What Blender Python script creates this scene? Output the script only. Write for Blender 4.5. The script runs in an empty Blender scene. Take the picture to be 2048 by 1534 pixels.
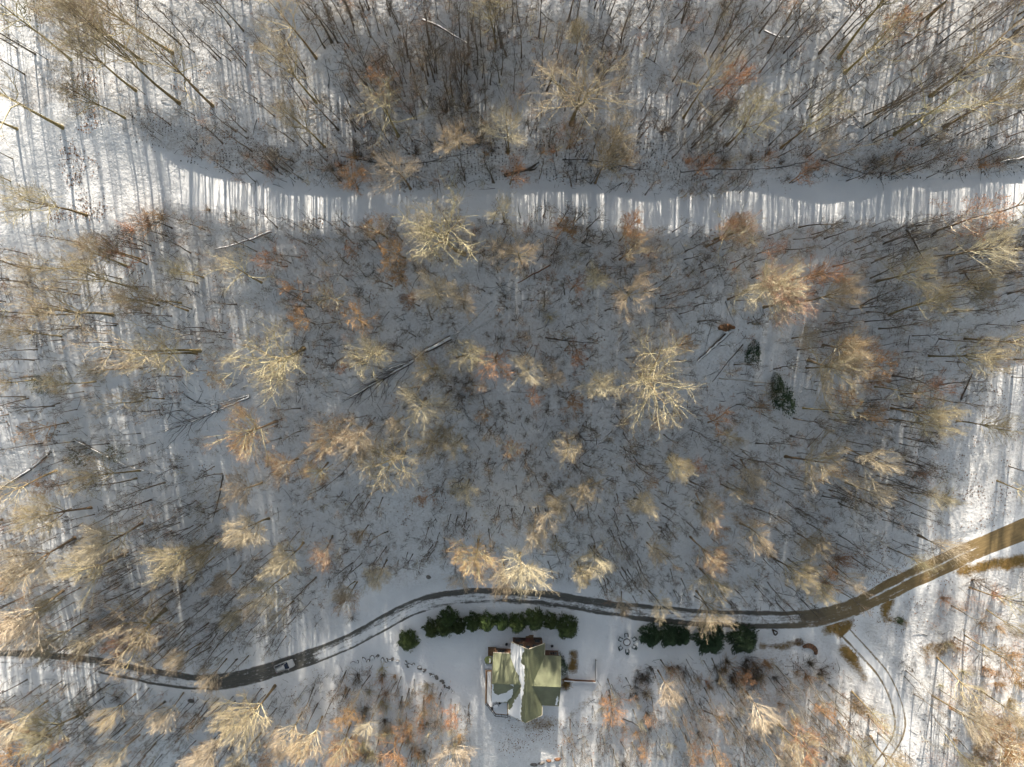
import bpy, bmesh, math, random
import numpy as np
from mathutils import Vector, Matrix, Quaternion
from mathutils.geometry import tessellate_polygon

random.seed(7)
RNG = np.random.default_rng(11)
SC = bpy.context.scene
COL = SC.collection
rad = math.radians

# ------------------------------------------------------------------ camera
CAM_H = 155.0           # metres above the house pad
FPX = 1365.0            # focal length in pixels of the 2048 px wide photograph
TILT = rad(2.39)        # optical axis leans this much towards the bottom of the picture
cam = bpy.data.cameras.new('camera')
cam.sensor_width = 36.0
cam.lens = 36.0 * FPX / 2048.0
cam.clip_start = 1.0
cam.clip_end = 6000.0
camo = bpy.data.objects.new('camera', cam)
COL.objects.link(camo)
camo.location = (0, 0, CAM_H)
camo.rotation_euler = (-TILT, 0, 0)
SC.camera = camo

# ------------------------------------------------------------------ sky, sun, exposure
SUN_EL = rad(24.0)
SUN_AZ = rad(0.5)       # sun stands towards +Y: shadows run down the picture
world = bpy.data.worlds.new('World')
SC.world = world
world.use_nodes = True
wn = world.node_tree
bg = wn.nodes['Background']
sky = wn.nodes.new('ShaderNodeTexSky')
sky.sky_type = 'NISHITA'
sky.sun_disc = False
sky.sun_elevation = SUN_EL
sky.sun_rotation = SUN_AZ
sky.air_density = 1.0
sky.dust_density = 2.0
sky.ozone_density = 1.0
hs = wn.nodes.new('ShaderNodeHueSaturation'); hs.inputs['Saturation'].default_value = 0.48; hs.inputs['Hue'].default_value = 0.475   # sky desaturated and hue-shifted to make the shade less blue
wn.links.new(sky.outputs[0], hs.inputs['Color']); wn.links.new(hs.outputs[0], bg.inputs[0])
bg.inputs[1].default_value = 0.073
sun = bpy.data.lights.new('sun', 'SUN')
sun.energy = 5.0
sun.angle = rad(0.6)
sun.color = (1.0, 0.90, 0.75)
suno = bpy.data.objects.new('sun', sun)
COL.objects.link(suno)
sd = Vector((math.sin(SUN_AZ) * math.cos(SUN_EL), math.cos(SUN_AZ) * math.cos(SUN_EL), math.sin(SUN_EL)))
suno.rotation_euler = sd.to_track_quat('Z', 'Y').to_euler()
suno.location = sd * 400
SC.view_settings.view_transform = 'Standard'
SC.view_settings.look = 'None'
SC.view_settings.gamma = 1.0
SC.view_settings.exposure = 1.18
SC.view_settings.use_curve_mapping = False
SC.render.engine = 'CYCLES'
SC.cycles.max_bounces = 2
SC.cycles.diffuse_bounces = 1
SC.cycles.glossy_bounces = 2
SC.cycles.transmission_bounces = 2
SC.cycles.use_adaptive_sampling = True
SC.cycles.adaptive_threshold = 0.04
SC.cycles.time_limit = 800
SC.cycles.adaptive_min_samples = 24
SC.cycles.use_denoising = True
SC.cycles.denoiser = 'OPENIMAGEDENOISE'
SC.cycles.denoising_input_passes = 'RGB_ALBEDO_NORMAL'

# ------------------------------------------------------------------ picture <-> place
def ray(px, py):
    x = (np.asarray(px, float) - 1024.0) / FPX
    y = (767.0 - np.asarray(py, float)) / FPX
    c, s = math.cos(-TILT), math.sin(-TILT)
    return x, y * c + s, y * s - c
def P(px, py, z):
    dx, dy, dz = ray(px, py)
    t = (CAM_H - z) / (-dz)
    return dx * t, dy * t

def smooth(a, b, x):
    t = np.clip((x - a) / (b - a), 0, 1)
    return t * t * (3 - 2 * t)
def vnoise(x, y, seed=0):
    xi = np.floor(x).astype(np.int64); yi = np.floor(y).astype(np.int64)
    fx = x - xi; fy = y - yi
    fx = fx * fx * (3 - 2 * fx); fy = fy * fy * (3 - 2 * fy)
    def h(i, j):
        n = (i * 374761393 + j * 668265263 + seed * 974634777) & 0xffffffff
        n = ((n ^ (n >> 13)) * 1274126177) & 0xffffffff
        return ((n ^ (n >> 16)) & 0xffff) / 65535.0
    return (h(xi, yi) * (1 - fx) + h(xi + 1, yi) * fx) * (1 - fy) + (h(xi, yi + 1) * (1 - fx) + h(xi + 1, yi + 1) * fx) * fy

# ------------------------------------------------------------------ terrain heights
PROF = {
 'l': [(-900, 50), (-400, 41), (0, 30.2), (250, 27.9), (450, 25.9), (1000, 9.0), (1240, 1.2), (1330, -1.2), (1390, -1.8), (1540, -9.5), (1800, -19), (2600, -40)],
 'c': [(-900, 60), (-400, 48), (0, 40.2), (330, 30.4), (372, 29.1), (450, 28.6), (1150, 1.6), (1190, 0.5), (1300, 0.0), (1445, -0.5), (1540, -4.2), (1800, -12), (2600, -38)],
 'r': [(-900, 58), (-400, 46), (0, 35.6), (335, 28.6), (372, 27.5), (450, 27.1), (700, 16.8), (900, 13.9), (1050, 12.4), (1250, 11.0), (1540, 8.6), (1800, -3), (2600, -25)],
}
PR = {}
for k, pts in PROF.items():
    ys = [float(P(1024, p, z)[1]) for p, z in pts]
    zs = [z for p, z in pts]
    o = np.argsort(ys)
    yy = np.linspace(-700, 700, 2801)
    ys = np.array(ys)[o]; zs = np.array(zs)[o]
    ys = np.concatenate([[-1500], ys, [1500]]); zs = np.concatenate([[zs[0] - 60], zs, [zs[-1] + 60]])
    z0 = np.interp(yy, ys, zs)
    ker = np.hanning(13); ker /= ker.sum()
    z0 = np.convolve(np.pad(z0, 6, mode='edge'), ker, 'valid')
    PR[k] = (yy, z0)
def base_h(X, Y):
    X = np.asarray(X, float); Y = np.asarray(Y, float)
    l = np.interp(Y, *PR['l']); c = np.interp(Y, *PR['c']); r = np.interp(Y, *PR['r'])
    wl = smooth(-28, -105, X); wr = smooth(40, 100, X)
    h = c * (1 - wl - wr) + l * wl + r * wr
    yard = smooth(-50, -56, Y) * smooth(-92, -84, Y) * smooth(-45, -30, X) * smooth(60, 48, X)
    n = (vnoise(X / 22, Y / 22, 1) - .5) * 1.7 + (vnoise(X / 9, Y / 9, 2) - .5) * 0.7 + (vnoise(X / 3.1, Y / 3.1, 3) - .5) * 0.22
    return h + n * (1 - 0.85 * yard)
def G0(px, py, f):
    z = np.zeros_like(np.asarray(px, float)) + 10.0
    for _ in range(25):
        X, Y = P(px, py, z)
        z = z * 0.3 + 0.7 * f(X, Y)
    X, Y = P(px, py, z)
    return X, Y, z

def resample(pts, step):
    pts = np.asarray(pts, float)
    d = np.r_[0, np.cumsum(np.linalg.norm(np.diff(pts[:, :2], axis=0), axis=1))]
    n = max(2, int(d[-1] / step) + 1)
    s = np.linspace(0, d[-1], n)
    out = np.stack([np.interp(s, d, pts[:, i]) for i in range(pts.shape[1])], 1)
    return out
def smooth_line(a, k):
    ker = np.hanning(k + 2)[1:-1]; ker /= ker.sum()
    out = a.copy()
    for i in range(a.shape[1]):
        out[:, i] = np.convolve(np.pad(a[:, i], k // 2, mode='edge'), ker, 'valid')[:len(a)]
    return out
def road_line(pxs, k, dy=0):
    pxs = np.array(pxs, float)
    X, Y, z = G0(pxs[:, 0], pxs[:, 1] + dy, base_h)
    line = resample(np.stack([X, Y, z, pxs[:, 0], pxs[:, 1]], 1), 0.6)
    sm = smooth_line(line, k)
    line[:, :] = sm
    line[:, 2] = smooth_line(sm, 61 if len(sm) > 80 else 21)[:, 2]
    return line
UPPER = road_line([(120, 262), (190, 300), (250, 335), (330, 362), (420, 385), (500, 402), (600, 411), (700, 418), (800, 421), (900, 414), (1000, 409), (1100, 409), (1200, 415), (1300, 425), (1400, 428), (1500, 416), (1600, 402), (1700, 404), (1800, 407), (1900, 406), (2000, 402), (2100, 396), (2300, 380)], 15, -12)
DRIVE = road_line([(-160, 1306), (0, 1316), (90, 1318), (200, 1331), (300, 1352), (380, 1364), (440, 1364), (500, 1353), (571, 1331), (640, 1308), (700, 1283), (760, 1250), (820, 1217), (870, 1201), (930, 1194), (1000, 1192), (1080, 1196), (1150, 1206), (1220, 1218), (1300, 1227), (1400, 1235), (1500, 1239), (1580, 1240), (1640, 1235), (1700, 1218), (1760, 1190), (1820, 1160), (1880, 1133), (1950, 1100), (2048, 1058), (2200, 995)], 11)
LANE = road_line([(1676, 1250), (1700, 1275), (1735, 1312), (1765, 1345), (1785, 1380), (1798, 1420), (1804, 1455), (1795, 1485), (1775, 1515), (1745, 1550), (1700, 1620)], 9)
def near_line(X, Y, line, maxd):
    """distance to the line, its height there and the side (+ = left of travel)"""
    sh = X.shape; x = X.ravel(); y = Y.ravel()
    D = np.full(x.shape, 1e9); Z = np.zeros(x.shape); S = np.zeros(x.shape); I = np.zeros(x.shape, int)
    ok = np.where((x > line[:, 0].min() - maxd) & (x < line[:, 0].max() + maxd) & (y > line[:, 1].min() - maxd) & (y < line[:, 1].max() + maxd))[0]
    tan = np.gradient(line[:, :2], axis=0); tan /= np.linalg.norm(tan, axis=1)[:, None]
    for a in range(0, len(ok), 20000):
        ii = ok[a:a + 20000]
        dx = x[ii][:, None] - line[None, :, 0]; dy = y[ii][:, None] - line[None, :, 1]
        d2 = dx * dx + dy * dy
        j = d2.argmin(1)
        k = np.arange(len(ii))
        D[ii] = np.sqrt(d2[k, j]); Z[ii] = line[j, 2]; I[ii] = j
        S[ii] = tan[j, 0] * dy[k, j] - tan[j, 1] * dx[k, j]
    return D.reshape(sh), Z.reshape(sh), S.reshape(sh), I.reshape(sh)

inner = np.arange(-140, 140.01, 0.7)
innery = np.arange(-125, 105.01, 0.7)
gx = np.concatenate([-140 - np.array([1500, 900, 600, 400, 280, 200, 150, 110, 80, 60, 44, 32, 22, 14, 8, 4]), inner, 140 + np.array([4, 8, 14, 22, 32, 44, 60, 80, 110, 150, 200, 280, 400, 600, 900, 1500])]).astype(float)
gy = np.concatenate([-125 - np.array([1500, 900, 600, 400, 280, 200, 150, 110, 80, 60, 44, 32, 22, 14, 8, 4]), innery, 105 + np.array([4, 8, 14, 22, 32, 44, 60, 80, 110, 150, 200, 280, 400, 600, 900, 1500])]).astype(float)
GX, GY = np.meshgrid(gx, gy)
GZ = base_h(GX, GY)
# the forest road: a bench cut into the slope, with a cut bank on the uphill side
d, z, s, _ = near_line(GX, GY, UPPER, 26)
fade = smooth(-1, 1, (GX + 53) / 8)
fade2 = smooth(-1, 1, (GX + 62) / 8)
rw = 3.7
w = (1 - smooth(rw, rw + 4.5, d)) * fade2
up = (s > 0) & (d < 26)
bank = np.where(up, smooth(rw - 0.3, rw + 2.6, d) * (1 - smooth(7.5, 20, d)) * 0.75 * fade * (0.45 + 1.25 * vnoise(GX / 8, GY / 30, 9)), 0)
GZ = GZ * (1 - w) + z * w
GZ = GZ + np.where(up, bank, 0)
d, z, s, _ = near_line(GX, GY, DRIVE, 10)
D_DRIVE = d
w = 1 - smooth(2.3, 6.0, d)
GZ = GZ * (1 - w) + z * w
d, z, s, _ = near_line(GX, GY, LANE, 8)
D_LANE = d
w = (1 - smooth(2.0, 5.0, d)) * smooth(2.0, 5, D_DRIVE)
GZ = GZ * (1 - w) + z * w - 0.22 * (1 - smooth(1.3, 2.0, d)) * smooth(3.0, 6, D_DRIVE)
def HT(X, Y):
    X = np.asarray(X, float); Y = np.asarray(Y, float)
    i = np.clip(np.searchsorted(gx, X) - 1, 0, len(gx) - 2); j = np.clip(np.searchsorted(gy, Y) - 1, 0, len(gy) - 2)
    fx = np.clip((X - gx[i]) / (gx[i + 1] - gx[i]), 0, 1); fy = np.clip((Y - gy[j]) / (gy[j + 1] - gy[j]), 0, 1)
    return (GZ[j, i] * (1 - fx) + GZ[j, i + 1] * fx) * (1 - fy) + (GZ[j + 1, i] * (1 - fx) + GZ[j + 1, i + 1] * fx) * fy
def G(px, py):
    return G0(px, py, HT)
def gpt(px, py, dz=0.0):
    x, y, z = G(px, py)
    return Vector((float(x), float(y), float(z) + dz))
def proj(X, Y, Z):
    c, s = math.cos(-TILT), math.sin(-TILT)
    y = np.asarray(Y) ; z = np.asarray(Z) - CAM_H
    yc = y * c + z * s; zc = -y * s + z * c
    return 1024 + FPX * np.asarray(X) / -zc, 767 - FPX * yc / -zc

# ------------------------------------------------------------------ materials
MATS = {}
def newmat(name):
    m = bpy.data.materials.new(name); m.use_nodes = True
    nt = m.node_tree
    b = nt.nodes['Principled BSDF']
    MATS[name] = m
    return m, nt, b
def N(nt, t, **kw):
    n = nt.nodes.new('ShaderNode' + t)
    for k, v in kw.items(): setattr(n, k, v)
    return n
def coords(nt, kind='Object'):
    return N(nt, 'TexCoord').outputs[kind]
def noise(nt, vec, scale, detail=4, rough=0.6):
    n = N(nt, 'TexNoise'); n.inputs['Scale'].default_value = scale; n.inputs['Detail'].default_value = detail
    n.inputs['Roughness'].default_value = rough
    nt.links.new(vec, n.inputs['Vector']); return n.outputs['Fac']
def ramp(nt, fac, stops):
    r = N(nt, 'ValToRGB')
    while len(r.color_ramp.elements) < len(stops): r.color_ramp.elements.new(0.5)
    for e, (p, c) in zip(r.color_ramp.elements, stops):
        e.position = p; e.color = (*c, 1) if len(c) == 3 else c
    nt.links.new(fac, r.inputs[0]); return r.outputs[0]
def mix(nt, fac, a, b):
    m = N(nt, 'Mix', data_type='RGBA')
    if isinstance(fac, float): m.inputs[0].default_value = fac
    else: nt.links.new(fac, m.inputs[0])
    for s, v in ((m.inputs[6], a), (m.inputs[7], b)):
        if isinstance(v, tuple): s.default_value = (*v, 1)
        else: nt.links.new(v, s)
    return m.outputs[2]
def math_(nt, op, a, b=None, clamp=False):
    m = N(nt, 'Math', operation=op); m.use_clamp = clamp
    for s, v in ((m.inputs[0], a), (m.inputs[1], b)):
        if v is None: continue
        if isinstance(v, (int, float)): s.default_value = v
        else: nt.links.new(v, s)
    return m.outputs[0]
def bump(nt, b, h, dist, strength=1.0):
    n = N(nt, 'Bump'); n.inputs['Distance'].default_value = dist; n.inputs['Strength'].default_value = strength
    nt.links.new(h, n.inputs['Height']); nt.links.new(n.outputs[0], b.inputs['Normal'])
def simple(name, col, rough=0.7, var=0.25, scale=3.0, metal=0.0, bumpd=0.0, rand=0.0):
    """one base colour with grain; rand = how far single objects differ"""
    m, nt, b = newmat(name)
    v = coords(nt)
    f = noise(nt, v, scale)
    lo = tuple(c * (1 - var) for c in col); hi = tuple(min(1, c * (1 + var)) for c in col)
    c = ramp(nt, f, [(0.3, lo), (0.7, hi)])
    if rand:
        oi = N(nt, 'ObjectInfo')
        h = N(nt, 'HueSaturation')
        r = oi.outputs['Random']
        nt.links.new(math_(nt, 'ADD', math_(nt, 'MULTIPLY', r, 2 * rand), 1 - rand), h.inputs['Value'])
        nt.links.new(math_(nt, 'ADD', math_(nt, 'MULTIPLY', math_(nt, 'FRACT', math_(nt, 'MULTIPLY', r, 7.31)), 0.03), 0.485), h.inputs['Hue'])
        nt.links.new(c, h.inputs['Color']); c = h.outputs[0]
    nt.links.new(c, b.inputs['Base Color'])
    b.inputs['Roughness'].default_value = rough; b.inputs['Metallic'].default_value = metal
    if bumpd: bump(nt, b, f, bumpd)
    return m
SNOW = (0.80, 0.815, 0.84)
def snow_nodes(nt, b, v):
    big = noise(nt, v, 0.12, 3); fine = noise(nt, v, 1.6, 6, 0.7)
    c = ramp(nt, big, [(0.3, (0.74, 0.755, 0.785)), (0.7, (0.84, 0.85, 0.865))])
    return c, fine

def make_ground_material():
    m, nt, b = newmat('snow_ground')
    v = coords(nt)
    snow, fine = snow_nodes(nt, b, v)
    at = N(nt, 'Attribute', attribute_name='bare'); lt = N(nt, 'Attribute', attribute_name='litter')
    # leaf litter showing through thin snow: small dark flecks
    vo = N(nt, 'TexVoronoi', feature='F1'); vo.inputs['Scale'].default_value = 1.7; vo.inputs['Randomness'].default_value = 1
    nt.links.new(v, vo.inputs['Vector'])
    n2 = noise(nt, v, 0.45, 5, 0.75)
    fl = math_(nt, 'MULTIPLY', math_(nt, 'LESS_THAN', vo.outputs['Distance'], math_(nt, 'MULTIPLY', noise(nt, v, 3.0, 2), 0.28)), math_(nt, 'GREATER_THAN', math_(nt, 'ADD', n2, math_(nt, 'MULTIPLY', lt.outputs['Fac'], 0.22)), 0.68))
    lcol = ramp(nt, noise(nt, v, 0.9, 3), [(0.35, (0.05, 0.045, 0.04)), (0.65, (0.13, 0.075, 0.04))])
    c = mix(nt, fl, snow, lcol)
    thin = math_(nt, 'MULTIPLY', lt.outputs['Fac'], ramp(nt, noise(nt, v, 2.4, 6, 0.8), [(0.48, (0, 0, 0)), (0.70, (1, 1, 1))]))
    c = mix(nt, math_(nt, 'MULTIPLY', thin, 0.7), c, (0.15, 0.115, 0.085))
    mott = math_(nt, 'MULTIPLY', lt.outputs['Fac'], ramp(nt, noise(nt, v, 0.7, 8, 0.85), [(0.40, (0, 0, 0)), (0.66, (1, 1, 1))]))
    c = mix(nt, math_(nt, 'MULTIPLY', mott, 0.45), c, (0.30, 0.26, 0.225))
    # bare dormant grass where the snow has gone
    g1 = math_(nt, 'ADD', math_(nt, 'MULTIPLY', noise(nt, v, 0.35, 5, 0.8), 1.5), math_(nt, 'MULTIPLY', noise(nt, v, 2.2, 6, 0.85), 1.5))
    grass = ramp(nt, noise(nt, v, 0.5, 5, 0.7), [(0.3, (0.13, 0.09, 0.035)), (0.5, (0.25, 0.165, 0.055)), (0.7, (0.34, 0.21, 0.08))])
    msk = math_(nt, 'SUBTRACT', math_(nt, 'ADD', at.outputs['Fac'], g1), 1.86)
    msk = math_(nt, 'MULTIPLY', math_(nt, 'MULTIPLY', msk, 1.9, True), math_(nt, 'GREATER_THAN', at.outputs['Fac'], 0.02))
    c = mix(nt, msk, c, grass)
    nt.links.new(c, b.inputs['Base Color'])
    b.inputs['Roughness'].default_value = 0.75
    b.inputs['Specular IOR Level'].default_value = 0.2
    bump(nt, b, math_(nt, 'ADD', fine, math_(nt, 'MULTIPLY', noise(nt, v, 0.4, 4, 0.6), 2.2)), 0.14, 0.9)
    return m
def make_snow_material(name, bd=0.08):
    m, nt, b = newmat(name)
    v = coords(nt)
    c, fine = snow_nodes(nt, b, v)
    nt.links.new(c, b.inputs['Base Color']); b.inputs['Roughness'].default_value = 0.75
    b.inputs['Specular IOR Level'].default_value = 0.2
    bump(nt, b, fine, bd, 0.7)
    return m
def make_drive_material():
    m, nt, b = newmat('gravel_drive')
    v = coords(nt)
    snow, fine = snow_nodes(nt, b, v)
    at = N(nt, 'Attribute', attribute_name='bare'); wt = N(nt, 'Attribute', attribute_name='shade_tone')
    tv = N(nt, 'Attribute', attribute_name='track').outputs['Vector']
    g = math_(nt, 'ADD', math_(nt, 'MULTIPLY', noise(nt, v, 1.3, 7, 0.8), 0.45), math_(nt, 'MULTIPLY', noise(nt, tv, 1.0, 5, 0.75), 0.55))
    dry = ramp(nt, noise(nt, tv, 1.8, 8, 0.85), [(0.3, (0.13, 0.09, 0.042)), (0.5, (0.22, 0.155, 0.07)), (0.72, (0.36, 0.26, 0.12))])  # golden tone of the sunlit right end, sunlight put into the colour
    shade_tone = ramp(nt, noise(nt, tv, 1.6, 8, 0.8), [(0.35, (0.06, 0.066, 0.066)), (0.7, (0.15, 0.14, 0.12))])  # darker grey tone for the stretch in shade, shade put into the colour
    dirt = mix(nt, wt.outputs['Fac'], dry, shade_tone)
    msk = math_(nt, 'SUBTRACT', math_(nt, 'ADD', at.outputs['Fac'], math_(nt, 'MULTIPLY', g, 3.2)), 2.2)
    msk = math_(nt, 'MULTIPLY', msk, 2.6, True)
    nt.links.new(mix(nt, msk, snow, dirt), b.inputs['Base Color'])
    b.inputs['Roughness'].default_value = 0.7
    bump(nt, b, fine, 0.05, 0.7)
    return m
make_ground_material(); make_snow_material('snow'); make_snow_material('packed_snow', 0.12); make_drive_material()
simple('bark_gold', (0.53, 0.46, 0.29), 0.8, 0.3, 1.5, rand=0.22)
simple('bark_tan', (0.74, 0.65, 0.48), 0.8, 0.25, 1.5, rand=0.2)
simple('bark_red', (0.50, 0.295, 0.15), 0.8, 0.3, 1.5, rand=0.22)
simple('bark_dark', (0.135, 0.11, 0.082), 0.85, 0.35, 1.5, rand=0.3)
simple('trunk_brown', (0.21, 0.155, 0.085), 0.85, 0.4, 2.0, rand=0.25)
simple('trunk_olive', (0.25, 0.19, 0.085), 0.85, 0.4, 2.0, rand=0.25)
simple('twig_tan', (0.29, 0.235, 0.17), 0.85, 0.25, 1.5, rand=0.2)
simple('twig_cream', (0.42, 0.345, 0.245), 0.85, 0.25, 1.5, rand=0.2)
simple('twig_pink', (0.38, 0.225, 0.13), 0.85, 0.25, 1.5, rand=0.2)
simple('twig_grey', (0.15, 0.13, 0.11), 0.85, 0.25, 1.5, rand=0.25)
simple('dead_wood', (0.075, 0.062, 0.052), 0.85, 0.4, 2.0, rand=0.2)
simple('birch_wood', (0.42, 0.38, 0.32), 0.7, 0.3, 3.0)
simple('root_earth', (0.19, 0.10, 0.05), 0.9, 0.5, 3.0)
simple('leaf_orange', (0.42, 0.23, 0.10), 0.75, 0.4, 1.0, rand=0.2)
simple('leaf_litter', (0.20, 0.105, 0.05), 0.85, 0.5, 0.3)
simple('needle_green', (0.065, 0.10, 0.03), 0.7, 0.5, 1.2, rand=0.25)
simple('needle_dark', (0.036, 0.068, 0.03), 0.7, 0.4, 1.5, rand=0.15)
simple('needle_olive', (0.10, 0.10, 0.03), 0.7, 0.5, 1.2, rand=0.2)
simple('dry_grass', (0.30, 0.19, 0.07), 0.85, 0.4, 0.8, rand=0.2)
simple('twig_litter', (0.045, 0.042, 0.042), 0.85, 0.5, 0.5)
simple('stone', (0.16, 0.15, 0.14), 0.85, 0.4, 2.0, bumpd=0.05, rand=0.2)

# ------------------------------------------------------------------ mesh helpers
def mesh_np(name, verts, quads=None, tris=None, mat=None, smooth_sh=False):
    me = bpy.data.meshes.new(name)
    verts = np.asarray(verts, np.float32).reshape(-1, 3)
    loops = []; starts = []; tot = 0
    nq = 0 if quads is None else len(quads); ntri = 0 if tris is None else len(tris)
    me.vertices.add(len(verts)); me.vertices.foreach_set('co', verts.ravel())
    li = np.concatenate([np.asarray(quads, np.int32).ravel() if nq else np.zeros(0, np.int32), np.asarray(tris, np.int32).ravel() if ntri else np.zeros(0, np.int32)])
    st = np.concatenate([np.arange(nq) * 4, nq * 4 + np.arange(ntri) * 3]).astype(np.int32)
    me.loops.add(len(li)); me.loops.foreach_set('vertex_index', li.astype(np.int32))
    me.polygons.add(nq + ntri); me.polygons.foreach_set('loop_start', st)
    if smooth_sh: me.polygons.foreach_set('use_smooth', np.ones(nq + ntri, bool))
    me.update(calc_edges=True)
    if mat: me.materials.append(MATS[mat] if isinstance(mat, str) else mat)
    return me
def tubes(pts, r, S):
    """pts (M,K,3), r (M,K) -> verts, quads of M open tubes with S sides"""
    M, K, _ = pts.shape
    t = np.gradient(pts, axis=1)
    t /= np.linalg.norm(t, axis=2, keepdims=True) + 1e-9
    ref = np.zeros_like(t); ref[..., 0] = 1
    flat = np.abs(t[..., 0]) > 0.8
    ref[flat] = (0, 1, 0)
    a = np.cross(t, ref); a /= np.linalg.norm(a, axis=2, keepdims=True) + 1e-9
    b = np.cross(t, a)
    an = np.arange(S) * 2 * math.pi / S
    v = pts[:, :, None, :] + r[:, :, None, None] * (np.cos(an)[None, None, :, None] * a[:, :, None, :] + np.sin(an)[None, None, :, None] * b[:, :, None, :])
    idx = np.arange(M * K * S).reshape(M, K, S)
    q = np.stack([idx[:, :-1, :], np.roll(idx[:, :-1, :], -1, 2), np.roll(idx[:, 1:, :], -1, 2), idx[:, 1:, :]], -1)
    return v.reshape(-1, 3), q.reshape(-1, 4)
def join_parts(parts):
    vs = []; qs = []; n = 0
    for v, q in parts:
        vs.append(v); qs.append(q + n); n += len(v)
    return np.concatenate(vs), np.concatenate(qs)
def obj(name, me, parent=None, loc=None):
    o = bpy.data.objects.new(name, me); COL.objects.link(o)
    if parent: o.parent = parent
    if loc is not None: o.location = loc
    return o
def tag(o, label=None, cat=None, group=None, kind=None):
    if label: o['label'] = label
    if cat: o['category'] = cat
    if group: o['group'] = group
    if kind: o['kind'] = kind
    return o
def empty(name, loc=(0, 0, 0), rz=0.0):
    o = bpy.data.objects.new(name, None); COL.objects.link(o)
    o.location = loc; o.rotation_euler = (0, 0, rz); o.empty_display_size = 0.3
    return o
class MB:
    """collects boxes and polygons for one part"""
    def __init__(s): s.v = []; s.f = []
    def poly(s, pts):
        n = len(s.v); s.v += [tuple(p) for p in pts]; s.f.append(list(range(n, n + len(pts))))
    def box(s, x0, x1, y0, y1, z0, z1, M=None):
        n = len(s.v)
        c = [Vector((x, y, z)) for z in (z0, z1) for x, y in ((x0, y0), (x1, y0), (x1, y1), (x0, y1))]
        if M is not None: c = [M @ p for p in c]
        s.v += [tuple(p) for p in c]
        s.f += [[n + i for i in f] for f in ((3, 2, 1, 0), (4, 5, 6, 7), (0, 1, 5, 4), (1, 2, 6, 5), (2, 3, 7, 6), (3, 0, 4, 7))]
    def bar(s, a, b, w, h=None):
        a = Vector(a); b = Vector(b); h = h or w
        d = b - a; L = d.length
        M = Matrix.Translation(a) @ d.to_track_quat('Z', 'Y').to_matrix().to_4x4()
        s.box(-w / 2, w / 2, -h / 2, h / 2, 0, L, M)
    def slab(s, pts, t):
        """polygon (3-D points) given thickness t downwards, concave allowed"""
        pts = [Vector(p) for p in pts]
        tri = tessellate_polygon([pts])
        n = len(s.v); k = len(pts)
        s.v += [tuple(p) for p in pts] + [tuple(p - Vector((0, 0, t))) for p in pts]
        a = sum((pts[i].x * pts[(i + 1) % k].y - pts[(i + 1) % k].x * pts[i].y) for i in range(k))
        for f in tri:
            p0, p1, p2 = (pts[i] for i in f)
            up = (p1 - p0).cross(p2 - p0).z > 0
            f = list(f) if up else list(f)[::-1]
            s.f.append([n + i for i in f]); s.f.append([n + k + i for i in f[::-1]])
        for i in range(k):
            j = (i + 1) % k
            q = [n + i, n + k + i, n + k + j, n + j]
            s.f.append(q if a > 0 else q[::-1])
    def build(s, name, mat, parent=None, bevel=0.0, smooth_sh=False):
        me = bpy.data.meshes.new(name); me.from_pydata(s.v, [], s.f); me.update()
        me.materials.append(MATS[mat])
        if smooth_sh: me.polygons.foreach_set('use_smooth', np.ones(len(me.polygons), bool))
        o = obj(name, me, parent)
        if bevel:
            m = o.modifiers.new('bevel', 'BEVEL'); m.width = bevel; m.segments = 2
        return o

# ------------------------------------------------------------------ ground sheet, roads
def in_poly(X, Y, poly):
    ins = np.zeros(X.shape, bool); n = len(poly)
    for i in range(n):
        x1, y1 = poly[i]; x2, y2 = poly[(i + 1) % n]
        c = ((y1 > Y) != (y2 > Y)) & (X < (x2 - x1) * (Y - y1) / (y2 - y1 + 1e-12) + x1)
        ins ^= c
    return ins
BARE = [
 [(1674, 1290), (1690, 1284), (1706, 1295), (1716, 1312), (1722, 1332), (1735, 1355), (1732, 1368), (1722, 1356), (1706, 1336), (1688, 1318)],
 [(1637, 1258), (1655, 1247), (1680, 1240), (1708, 1232), (1703, 1258), (1684, 1280), (1666, 1266), (1652, 1273)],
 [(1518, 1284), (1545, 1289), (1572, 1284), (1588, 1278), (1591, 1291), (1577, 1298), (1545, 1297), (1519, 1297)],
 [(1591, 1276), (1603, 1276), (1610, 1288), (1597, 1293), (1588, 1288)],
 [(1765, 1197), (1792, 1186), (1787, 1208), (1777, 1230), (1792, 1238), (1818, 1245), (1808, 1260), (1798, 1249), (1770, 1246), (1761, 1225)],
 [(1900, 1142), (1935, 1128), (1990, 1116), (2070, 1107), (2070, 1134), (2000, 1140), (1955, 1146), (1930, 1156), (1915, 1150)],
 [(1138, 1302), (1148, 1299), (1157, 1303), (1157, 1325), (1155, 1345), (1142, 1349), (1136, 1338), (1140, 1320)],
 [(1122, 1442), (1160, 1405), (1200, 1370), (1216, 1360), (1214, 1372), (1172, 1415), (1132, 1448)],
 [(1700, 1384), (1714, 1384), (1722, 1400), (1745, 1420), (1740, 1450), (1722, 1430), (1700, 1428)],
 [(1838, 1300), (1860, 1285), (1900, 1280), (1898, 1300), (1880, 1318), (1860, 1320), (1848, 1312)],
 [(1950, 1470), (1990, 1440), (2030, 1425), (2070, 1440), (2070, 1560), (1930, 1560), (1940, 1510)],
 [(1790, 1418), (1806, 1420), (1808, 1460), (1800, 1490), (1775, 1530), (1745, 1550), (1770, 1510), (1792, 1470)],
 [(1925, 1330), (1990, 1335), (2020, 1350), (2010, 1362), (1960, 1350)],
 [(1050, 1432), (1085, 1428), (1110, 1432), (1125, 1440), (1118, 1452), (1098, 1462), (1070, 1460), (1045, 1458)],
 [(1122, 1350), (1135, 1350), (1142, 1366), (1136, 1382), (1122, 1380)],
]
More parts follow.
